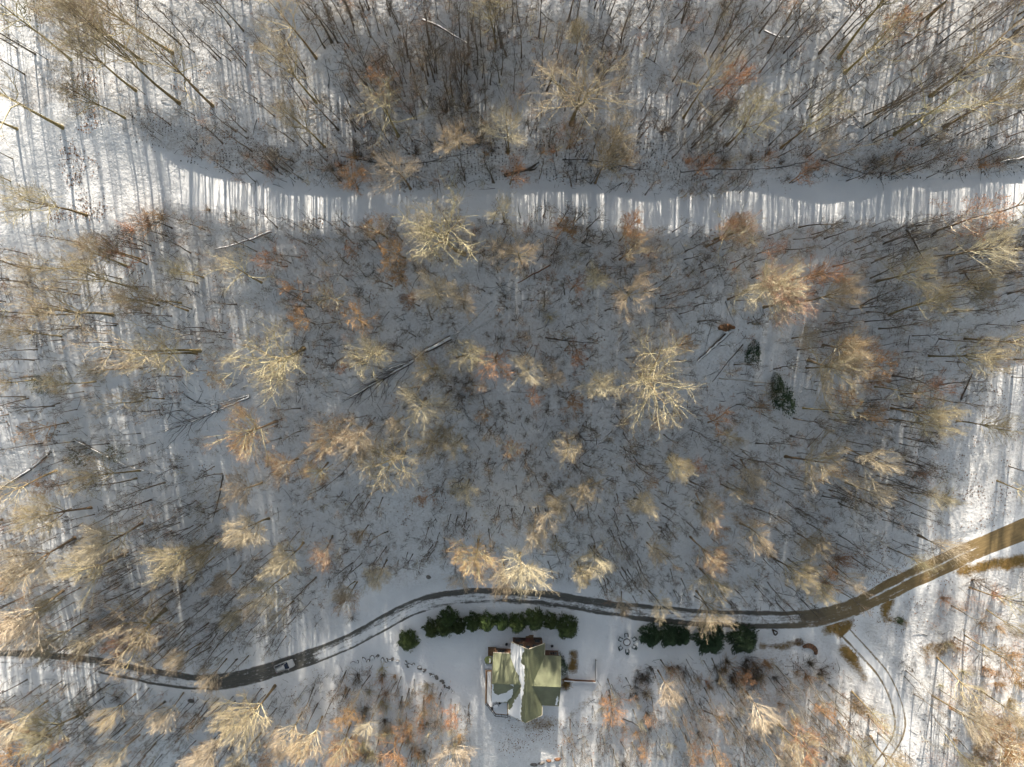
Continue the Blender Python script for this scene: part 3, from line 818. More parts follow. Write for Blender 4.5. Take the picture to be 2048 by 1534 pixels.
# small west porch
wf = hpoly([(245, 432), (350, 432), (350, 545), (245, 545)], .5)
m = MB(); m.slab([V((p.x, p.y, .5)) for p in wf], .2); m.build('side_porch', 'deck_wood', house)
railing([wf[3], wf[0], wf[1]], .5, .95, 'timber_brown')
# raised deck along the west side and its bay at the south-west corner
ZD = 1.9
df = hpoly([(212, 740), (290, 740), (285, 1120), (505, 1150), (505, 1335), (340, 1322), (235, 1190), (205, 1160)], ZD)
m = MB(); m.slab([V((p.x, p.y, ZD)) for p in df], .2); m.build('deck_floor', 'deck_wood', house)
sf = hpoly([(232, 755), (282, 755), (278, 1140), (495, 1165), (495, 1322), (345, 1310), (245, 1185), (225, 1160)], ZD)
m = MB(); m.slab([V((p.x, p.y, ZD + .13)) for p in sf], .12); tag(m.build('deck_snow', 'snow', house))
railing([df[0], df[7]], ZD, .95, 'rail_tan'); railing([df[7], df[6], df[5], df[4]], ZD, .95, 'rail_dark')
for p in (df[0], df[7], df[6], df[5], df[4]):
    m = MB(); m.bar((p.x, p.y, -2.2), (p.x, p.y, ZD - .2), .18); m.build('deck_post', 'timber_brown', house)
q = hpoly([(245, 690)], 1.6)[0]
# snow-topped box and an olive canopy at the head of the deck
hb = empty('hot_tub', HM @ V((q.x, q.y, float(0)))); hb.rotation_euler = (0, 0, hrot)
m = MB(); m.box(-.75, .75, -.55, .55, -.6, 1.25); m.build('cabinet', 'timber_brown', hb, .04)
m = MB(); m.box(-.8, .8, -.6, .6, 1.25, 1.5); m.build('snow_cover', 'snow', hb, .08)
tag(hb, 'square snow topped tub at the north end of the side deck', 'hot tub')
q = hpoly([(245, 605)], 2.3)[0]
um = empty('patio_umbrella', HM @ V((q.x, q.y, 0)), hrot)
m = MB()
for i in range(8):
    a, b = i * math.pi / 4, (i + 1) * math.pi / 4
    m.poly([(0, 0, 2.55), (.95 * math.cos(a), .95 * math.sin(a), 2.1), (.95 * math.cos(b), .95 * math.sin(b), 2.1)])
m.build('canopy', 'canvas_olive', um)
m = MB(); m.slab([V((.15, .5, 2.44)), V((.15, -.55, 2.44)), V((.55, -.45, 2.36)), V((.6, .0, 2.36)), V((.55, .45, 2.36))][::-1], .1); m.build('snow_cap', 'snow', um)
m = MB(); m.bar((0, 0, -.6), (0, 0, 2.5), .06); m.build('pole', 'rail_dark', um)
tag(um, 'small olive umbrella with a snow cap beside the side porch', 'umbrella')
# table on the deck
q = hpoly([(345, 1215)], ZD + .75)[0]
tb = empty('deck_table', HM @ V((q.x, q.y, ZD + .14)), hrot + .55)
m = MB(); m.box(-.6, .6, -.45, .45, .62, .68); m.build('table_top', 'table_grey', tb, .02)
m = MB(); m.box(-.55, .55, -.4, .4, .68, .82); m.build('snow_cover', 'snow', tb, .05)
for sx in (-.5, .5):
    for sy in (-.36, .36):
        m = MB(); m.bar((sx, sy, 0), (sx, sy, .62), .05); m.build('leg', 'table_grey', tb)
tag(tb, 'snow covered outdoor table on the corner bay of the deck', 'table')
for k, (dx, dy, a, lb) in enumerate(((-.95, -.55, .6, 'dark chair beside the snowy table, nearest the deck railing corner'), (.85, .62, 3.6, 'dark chair beside the snowy table, nearest the house wall'))):
    c = empty('deck_chair', HM @ V((q.x + dx, q.y + dy, ZD + .14)), hrot + a)
    m = MB(); m.box(-.25, .25, -.25, .25, .4, .45); m.build('seat', 'rail_dark', c)
    m = MB(); m.box(-.25, .25, -.29, -.25, .45, .95); m.build('backrest', 'rail_dark', c)
    for sx in (-.22, .22):
        for sy in (-.22, .22):
            m = MB(); m.bar((sx, sy, 0), (sx, sy, .4), .04); m.build('leg', 'rail_dark', c)
    tag(c, lb, 'chair')
# retaining walls on the east side
def wall_run(name, pxs, h, w, mat, label):
    pts = [gpt(*p) for p in pxs]
    root = empty(name, pts[0])
    for a, b in zip(pts[:-1], pts[1:]):
        n = max(1, round((b - a).length / 1.2))
        for i in range(n):
            p = a.lerp(b, i / n) - pts[0]; q2 = a.lerp(b, (i + 1) / n) - pts[0]
            g = (q2 - p).normalized() * .01
            for k in range(3):
                z = -.25 + h * (k / 3) + .0
                m = MB(); m.bar(p + g + V((0, 0, z + h / 6 + .1)), q2 - g + V((0, 0, z + h / 6 + .1)), w * (1 - .04 * (k % 2)), h / 3 - .02)
                m.build('timber', mat, root)
    m = MB()
    for a, b in zip(pts[:-1], pts[1:]):
        m.bar(a - pts[0] + V((0, 0, h - .12)), b - pts[0] + V((0, 0, h - .12)), w * .9, .10)
    m.build('snow_cap', 'snow', root)
    tag(root, label, 'wall'); return root
wall_run('retaining_wall', [(1128, 1358), (1150, 1360), (1191, 1362)], 1.0, .3, 'timber_brown', 'low snow capped retaining wall running right from the house')
wall_run('garden_fence', [(1191.5, 1318), (1191, 1360)], 1.1, .14, 'timber_dark', 'short dark fence standing at right angles to the low wall')

# ------------------------------------------------------------------ fire pit and its six chairs
cfp = gpt(1253.5, 1284)
fp = empty('fire_pit', cfp)
ring = MB(); n = 20
for i in range(n):
    a, b = i * 2 * math.pi / n, (i + 1) * 2 * math.pi / n
    for rr0, rr1 in ((.62, .80),):
        pass
def stone_mesh(sx, sy, sz, seed, mat='stone'):
    bm = bmesh.new(); bmesh.ops.create_icosphere(bm, subdivisions=2, radius=1)
    r = random.Random(seed)
    off = [r.uniform(0, 10) for _ in range(3)]
    for v in bm.verts:
        c = v.co
        k = 1 + .22 * math.sin(c.x * 2.3 + off[0]) * math.cos(c.y * 2.9 + off[1]) + .12 * math.sin(c.z * 5 + off[2])
        v.co = Vector((c.x * sx, c.y * sy, c.z * sz)) * k
    me = bpy.data.meshes.new('stone'); bm.to_mesh(me); bm.free(); me.materials.append(MATS[mat]); return me
sm = [stone_mesh(.15, .10, .16, i) for i in range(4)]
for i in range(18):
    a = i * 2 * math.pi / 18
    o = obj('stone', sm[i % 4], fp, (.78 * math.cos(a), .78 * math.sin(a), .12)); o.rotation_euler = (0, 0, a + math.pi / 2)
m = MB(); m.slab([V((.66 * math.cos(i * math.pi / 8), .66 * math.sin(i * math.pi / 8), .16)) for i in range(16)], .3); m.build('snow_fill', 'snow', fp)
tag(fp, 'round stone fire pit filled with snow, ringed by six chairs', 'fire pit')
def adirondack(label):
    c = empty('garden_chair')
    for sx in (-.30, .30):
        m = MB(); m.bar((sx, -.42, .36), (sx, .45, .20), .05, .10); m.build('seat_rail', 'plastic_teal', c)
    for k in range(5):
        y = -.36 + k * .155; m = MB(); m.box(-.31, .31, y, y + .13, .385 - k * .028, .41 - k * .028); m.build('slat', 'plastic_teal', c)
    for k in range(5):
        x = -.26 + k * .13; m = MB(); m.bar((x, .30, .22), (x * 1.12, .62, 1.05 - abs(k - 2) * .05), .115, .025); m.build('back_slat', 'plastic_teal', c)
    for s in (-1, 1):
        m = MB(); m.box(s * .40 - .08, s * .40 + .08, -.45, .42, .58, .61); m.build('armrest', 'plastic_teal', c)
        m = MB(); m.box(s * .38 - .03, s * .38 + .03, -.42, -.33, 0, .58); m.build('leg', 'plastic_teal', c)
        m = MB(); m.box(s * .38 - .03, s * .38 + .03, .32, .40, 0, .58); m.build('leg', 'plastic_teal', c)
    m = MB(); m.slab([V((-.26, -.32, .50)), V((.26, -.32, .50)), V((.24, .25, .42)), V((-.24, .25, .42))], .09); m.build('snow_pad', 'snow', c, .03)
    tag(c, label, 'chair', 'chairs around the fire pit'); return c
for (px, py, lb) in ((1252.1, 1269, 'dark garden chair at the top of the fire pit ring'), (1267.8, 1276.5, 'dark garden chair at the upper right of the fire pit ring'), (1267.8, 1292.2, 'dark garden chair at the lower right of the fire pit ring'), (1253.9, 1301.2, 'dark garden chair at the bottom of the fire pit ring'), (1240.4, 1293.8, 'dark garden chair at the lower left of the fire pit ring'), (1240.4, 1277, 'dark garden chair at the upper left of the fire pit ring')):
    c = adirondack(lb); p = gpt(px, py); c.location = p
    d = cfp - p; c.rotation_euler = (0, 0, math.atan2(d.y, d.x) + math.pi / 2)

# ------------------------------------------------------------------ car on the driveway
def car_paint():
    m, nt, b = newmat('car_silver'); b.inputs['Base Color'].default_value = (.60, .61, .62, 1); b.inputs['Metallic'].default_value = .15; b.inputs['Roughness'].default_value = .35
car_paint()
simple('tyre_rubber', (.02, .02, .02), .8, .1); simple('rim_alloy', (.4, .4, .42), .35, .1, 1, .8)
simple('car_glass', (.012, .02, .045), .08, .05); simple('lamp_clear', (.7, .7, .68), .2, .05); simple('lamp_red', (.35, .02, .02), .3, .05); simple('trim_black', (.025, .025, .028), .5, .1)
p0, p1 = gpt(552, 1336.5), gpt(590, 1322)
cc = (p0 + p1) / 2
car = empty('car', cc + V((0, 0, .05)), math.atan2(p1.y - p0.y, p1.x - p0.x))
car.scale = (1.0, 1.0, 1.0)
def loft(secs, mat, name, parent, closed=True):
    """secs: list of (x, [(y,z)...]) cross-sections"""
    m = MB(); k = len(secs[0][1])
    for x, pr in secs: m.v += [(x, y, z) for y, z in pr]
    for i in range(len(secs) - 1):
        for j in range(k):
            a = i * k + j; b = i * k + (j + 1) % k
            m.f.append([a, b, b + k, a + k])
    m.f.append(list(range(k))[::-1]); m.f.append([(len(secs) - 1) * k + j for j in range(k)])
    return m.build(name, mat, parent, 0, True)
def body_sec(w, zb, zt): return [(-w * .92, zb), (-w, zb + .12), (-w, (zb + zt) / 2), (-w * .95, zt - .05), (-w * .82, zt), (0, zt + .02), (w * .82, zt), (w * .95, zt - .05), (w, (zb + zt) / 2), (w, zb + .12), (w * .92, zb)]
body = loft([(-2.32, body_sec(.72, .40, .80)), (-2.25, body_sec(.86, .32, .98)), (-1.6, body_sec(.93, .27, 1.02)), (0, body_sec(.94, .26, 1.0)), (.85, body_sec(.94, .26, .99)), (1.6, body_sec(.92, .27, .93)), (2.15, body_sec(.85, .32, .82)), (2.32, body_sec(.68, .40, .68))], 'car_silver', 'body', car)
def cab_sec(w, zb, zt, wt): return [(-w, zb), (-(w + wt) / 2 - .01, (zb + zt) / 2), (-wt, zt - .04), (-wt * .8, zt), (0, zt + .02), (wt * .8, zt), (wt, zt - .04), ((w + wt) / 2 + .01, (zb + zt) / 2), (w, zb)]
loft([(-2.15, cab_sec(.80, .95, 1.02, .72)), (-1.75, cab_sec(.82, .95, 1.50, .64)), (-1.2, cab_sec(.84, .95, 1.60, .66)), (-.1, cab_sec(.85, .95, 1.60, .66)), (.35, cab_sec(.85, .95, 1.52, .64)), (1.05, cab_sec(.82, .95, .99, .74))], 'car_glass', 'cabin_glass', car)
loft([(-1.82, [(-.66, 1.50), (0, 1.54), (.66, 1.50), (0, 1.49)]), (-1.2, [(-.68, 1.60), (0, 1.66), (.68, 1.60), (0, 1.58)]), (-.1, [(-.68, 1.60), (0, 1.66), (.68, 1.60), (0, 1.58)]), (.32, [(-.66, 1.53), (0, 1.585), (.66, 1.53), (0, 1.50)])], 'car_silver', 'roof', car)
for s in (-1, 1):
    m = MB()
    for (a, b) in (((.32, s * .65, 1.53), (1.02, s * .83, 1.0)), ((-.45, s * .685, 1.60), (-.4, s * .86, 1.0)), ((-1.8, s * .66, 1.5), (-2.1, s * .83, 1.0))): m.bar(a, b, .09, .05)
    m.build('pillar', 'car_silver', car)
    m = MB(); m.bar((-1.6, s * .56, 1.67), (.1, s * .56, 1.67), .05, .05); m.build('roof_rail', 'trim_black', car)
    m = MB(); m.box(.62, .84, s * 1.04 - .09, s * 1.04 + .09, 1.0, 1.16); m.build('mirror', 'car_silver', car, .03)
    m = MB(); m.box(2.05, 2.24, s * .62 - .16, s * .62 + .16, .66, .80); m.build('headlight', 'lamp_clear', car, .03)
    m = MB(); m.box(-2.33, -2.2, s * .70 - .12, s * .70 + .12, .74, .96); m.build('tail_light', 'lamp_red', car, .02)
    for x in (-1.38, 1.42):
        w = obj('wheel', None, car, (x, s * .84, .33))
        bm = bmesh.new(); bmesh.ops.create_cone(bm, cap_ends=True, segments=20, radius1=.34, radius2=.34, depth=.22, matrix=Matrix.Rotation(math.pi / 2, 4, 'X'))
        me = bpy.data.meshes.new('tyre'); bm.to_mesh(me); bm.free(); me.materials.append(MATS['tyre_rubber']); obj('tyre', me, w)
        bm = bmesh.new(); bmesh.ops.create_cone(bm, cap_ends=True, segments=14, radius1=.21, radius2=.21, depth=.236, matrix=Matrix.Rotation(math.pi / 2, 4, 'X'))
        me = bpy.data.meshes.new('rim'); bm.to_mesh(me); bm.free(); me.materials.append(MATS['rim_alloy']); obj('rim', me, w)
m = MB(); m.box(2.22, 2.36, -.6, .6, .36, .56); m.build('front_bumper', 'trim_black', car, .04)
m = MB(); m.box(-2.36, -2.2, -.7, .7, .36, .56); m.build('rear_bumper', 'trim_black', car, .04)
tag(car, 'silver car standing on the driveway left of the house', 'car')

# ------------------------------------------------------------------ small garden things
pt = [gpt(1544, 1258), gpt(1554.5, 1263.5), gpt(1548.5, 1269.5)]
c0 = (pt[0] + pt[1] + pt[2]) / 3
tri = empty('triangular_planter', c0)
for i in range(3):
    a = pt[i] - c0; b = pt[(i + 1) % 3] - c0; g = (b - a).normalized() * .09
    m = MB(); m.bar(a + g + V((0, 0, .25)), b - g + V((0, 0, .25)), .22, .6); m.build('edge_board', 'timber_dark', tri)
m = MB(); m.slab([(p - c0) * .8 + V((0, 0, .38)) for p in pt], .5); m.build('snow_fill', 'snow', tri)
tag(tri, 'small dark triangular planter filled with snow, right of the hedge', 'planter')
cu = gpt(1618, 1300); cv = empty('curved_bench', cu)
arc = []
pxs = [(1605, 1294), (1612, 1290.5), (1621, 1291), (1628, 1296), (1631.5, 1303), (1629, 1308)]
lp = [gpt(*p) - cu for p in pxs]
lp = [Vector(v) for v in resample(np.array([tuple(p) for p in lp]), .18)]
for i in range(len(lp) - 1):
    a, b = lp[i], lp[i + 1]; wdt = .35 + .75 * math.sin(math.pi * (i + .5) / (len(lp) - 1))
    m = MB(); m.bar(a + V((0, 0, .45)), b + V((0, 0, .45)), wdt, .1) if False else None
    m = MB(); d = (b - a).normalized(); nrm = V((-d.y, d.x, 0)) * wdt / 2
    m.slab([a - nrm + V((0, 0, .5)), b - nrm + V((0, 0, .5)), b + nrm + V((0, 0, .5)), a + nrm + V((0, 0, .5))], .5)
    m.build('plank', 'timber_brown' if i % 3 else 'timber_dark', cv)
tag(cv, 'curved brown wooden bench in the snow beside the driveway fork', 'bench')
# stone edging left of the yard
sb = empty('stone_border', gpt(735, 1318))
line = [(700, 1324), (718, 1320), (735, 1318), (760, 1314), (785, 1320), (808, 1326), (827, 1330), (850, 1340), (866, 1352), (880, 1362), (895, 1376), (912, 1384)]
X, Y, z = G(np.array([p[0] for p in line]), np.array([p[1] for p in line]))
pl = resample(np.stack([X, Y, z], 1), .75)
bm_ = [stone_mesh(.52, .34, .34, 40 + i) for i in range(6)]
scp = [stone_mesh(.42, .24, .15, 60 + i, 'snow') for i in range(3)]
for i, p in enumerate(pl):
    if random.random() < .12: continue
    q = Vector((p[0] + random.uniform(-.5, .5), p[1] + random.uniform(-.45, .45), 0)); q.z = float(HT(q.x, q.y)) + .1
    s = random.uniform(.6, 1.15)
    o = obj('stone', bm_[i % 6], sb, q - sb.location); o.rotation_euler = (0, 0, random.uniform(0, 6.3)); o.scale = (s, s, s)
    if random.random() < .6:
        o2 = obj('snow_cap', scp[i % 3], o, (0.06, .03, .26))
tag(sb, 'row of dark snow capped stones edging the yard left of the house', 'stone border')
rb = obj('boulder', stone_mesh(1.3, .95, .8, 91), None, gpt(14, 1502)); tag(rb, 'pale flat boulder at the bottom left corner', 'boulder')
obj('snow_cap', stone_mesh(1.05, .75, .35, 92, 'snow'), rb, (0, 0, .55))
rb = obj('boulder', stone_mesh(.75, .5, .55, 93), None, gpt(383, 1401)); tag(rb, 'dark boulder just below the driveway bend, left of the car', 'boulder')
rb = obj('boulder', stone_mesh(.55, .5, .5, 94), None, gpt(857, 1154)); tag(rb, 'small dark boulder alone on the snow above the driveway', 'boulder')
for k, (px, py, lb) in enumerate(((1013, 1288.5, 'small dark bush stump in the snow left of the porch'), (1104, 1291.5, 'dark round pot in the snow right of the porch'))):
    rb = obj('garden_pot', stone_mesh(.35, .32, .38, 95 + k), None, gpt(px, py, .15)); setmat(rb, 'trim_black'); tag(rb, lb, 'pot')
# brown boulders in the snow at the bottom, below the house
for k, (px, py, s, lb) in enumerate(((1068, 1529, .9, 'dark boulder at the bottom edge below the house, leftmost of four'), (1083, 1526, .8, 'dark boulder at the bottom edge below the house, second of four'), (1097, 1521, .7, 'tan boulder at the bottom edge below the house, third of four'), (1115, 1518, .8, 'brown boulder at the bottom edge below the house, rightmost of four'))):
    rb = obj('boulder', stone_mesh(s, s * .6, s * .55, 130 + k), None, gpt(px, py)); tag(rb, lb, 'boulder', 'boulders at the bottom edge')
    if k > 1: setmat(rb, 'timber_brown')
# ------------------------------------------------------------------ evergreen hedge trees
def make_conifer(seed, H=5.5, R=2.0, mat='needle_green', n=4200, droop=.25, round_=False):
    rng = np.random.default_rng(seed)
    t = rng.random(n) ** .75
    if round_: prof = np.sqrt(np.clip(1 - (2 * t - .95) ** 2, 0.02, 1))
    else: prof = (1 - t) ** .8 * (0.55 + .45 * np.minimum(1, t * 6)) + .03
    lob = 1 + .16 * np.sin(np.arange(n) * 0) 
    az = rng.uniform(0, 2 * math.pi, n)
    ph = rng.uniform(0, 6, 3)
    lob = (1 + .28 * np.sin(az * 2 + ph[0]) + .2 * np.sin(az * 3 + ph[1] + t * 3)) if round_ else 1
    lob = lob + .22 * np.sin(az * 5 + rng.uniform(0, 6) + t * 7) + .15 * np.sin(az * 9 + t * 23)
    rr = R * prof * lob * rng.uniform(.55, 1.05, n) ** .6
    c = np.stack([rr * np.cos(az), rr * np.sin(az), .15 + t * H * .97], 1)
    out = np.stack([np.cos(az), np.sin(az), rng.normal(.35 if not round_ else .1, .3, n) - droop], 1)
    out = unit(out + rng.normal(0, .22, (n, 3)))
    L = rng.uniform(.28, .62, n) * (1.0 if not round_ else .55)
    W = L * rng.uniform(.22, .4, n) * (1.0 if not round_ else 1.4)
    side = unit(np.cross(out, rng.normal(0, 1, (n, 3))))
    a = c - out * L[:, None] * .35; b = c + out * L[:, None] * .65
    m = (a + b) / 2
    v = np.stack([a, m + side * W[:, None] * .5, b, m - side * W[:, None] * .5], 1).reshape(-1, 3)
    leaf = mesh_np('foliage', v, np.arange(len(v)).reshape(-1, 4), None, mat)
    p, r = grow(rng, np.array([[0, 0, -.2]]), np.array([[0, 0, 1.0]]), np.array([H * .95]), np.array([R * .05 + .03]), np.array([.02]), 6, .01, 0)
    tr = mesh_np('trunk', *tubes(p, r, 7), None, 'trunk_brown', True)
    return leaf, tr, H, R
CON = [make_conifer(300 + i) for i in range(4)]
CONB = [make_conifer(320 + i, 6.0, 2.8, 'needle_dark', 7000) for i in range(3)]
OLV = [make_conifer(360 + i, 3.0, 1.9, 'needle_olive', 620, 0.1, True) for i in range(2)]
HOL = [make_conifer(340 + i, 2.6, 1.7, 'needle_dark', 2000, 0, True) for i in range(2)]
def conifer(v, px, py, r, h, label, name='cedar_tree', cat='evergreen', group=None, mat=None):
    # px,py is the middle of the crown in the photograph
    z = 0.0
    for _ in range(8):
        x, y = P(px, py, z + h * .4); z = float(HT(x, y))
    root = empty(name, (float(x), float(y), z), random.uniform(0, 6.28))
    leaf, tr, H, R = v
    root.scale = (r / R, r / R, h / H)
    o = obj('foliage', leaf, root)
    if mat: setmat(o, mat)
    obj('trunk', tr, root)
    tag(root, label, cat, group)
k = 400 / 2048
hedge = [(430, 400, 75), (560, 375, 78), (595, 285, 70), (700, 370, 66), (850, 335, 72), (990, 335, 70), (1140, 335, 66), (1300, 345, 76), (1480, 310, 80), (1640, 320, 66), (1810, 385, 92)]
words = ['leftmost', 'second', 'tall dark third', 'fourth', 'fifth', 'sixth', 'seventh', 'eighth', 'ninth', 'tenth', 'broad rightmost']
for i, (x, y, r) in enumerate(hedge):
    conifer(CON[i % 4], 780 + x * k, 1180 + y * k, r * k * .112 * random.uniform(1.25, 1.46), random.uniform(5.4, 6.6) if i != 2 else 7.2, f'{words[i]} evergreen from the left in the hedge row above the house', group='evergreens in the hedge row above the house')
conifer(CON[1], 780 + 180 * k, 1180 + 525 * k, 85 * k * .112 * 1.3, 4.4, 'round evergreen standing alone left of the hedge row')
k = 460 / 2048
for i, (x, y, r, h, lb) in enumerate(((450, 370, 85, 5.6, 'large dark evergreen beside the fire pit chairs'), (610, 365, 90, 5.8, 'dark evergreen second from the fire pit'), (725, 370, 80, 5.4, 'dark evergreen third from the fire pit, left of the gap'), (980, 405, 130, 7.2, 'largest round dark evergreen just right of the hedge gap'), (1275, 400, 118, 6.4, 'dark evergreen at the right end of the hedge'))):
    conifer(CONB[i % 3], 1200 + x * k, 1190 + y * k, r * k * .112 * random.uniform(1.1, 1.28), h, lb, group='dark evergreens right of the fire pit')
for i, (px, py, r, lb, mt, v) in enumerate((
  (1505, 707, 1.7, 'dark green holly bush standing alone on the mid slope', None, HOL[0]), (1565, 800, 2.4, 'largest dark evergreen bush on the right of the mid slope', None, HOL[1]), (1553, 768, 1.5, 'loose dark evergreen just above the largest dark bush', None, HOL[0]),
  (85, 770, 2.2, 'olive green bushy evergreen near the left edge', 'needle_olive', OLV[0]), (162, 913, 2.3, 'olive green evergreen beside the fallen log at the left', 'needle_olive', OLV[1]), (226, 910, 2.1, 'olive green evergreen right of its twin at the lower left', 'needle_olive', OLV[0]),
  (165, 1418, 2.2, 'dark green shrub among the poles below the driveway', None, OLV[1]), (68, 22, 2.4, 'olive crown in the top left corner', 'needle_olive', OLV[1]), (1798, 1240, .8, 'tiny green shrub at the edge of the bare grass by the driveway', 'needle_green', HOL[0]),
  (1118, 1328, 2.0, 'dark bush against the right wing of the house', None, HOL[1]))):
    conifer(v, px, py, r, r * 1.3, lb, 'evergreen_bush', 'bush', None, mt)

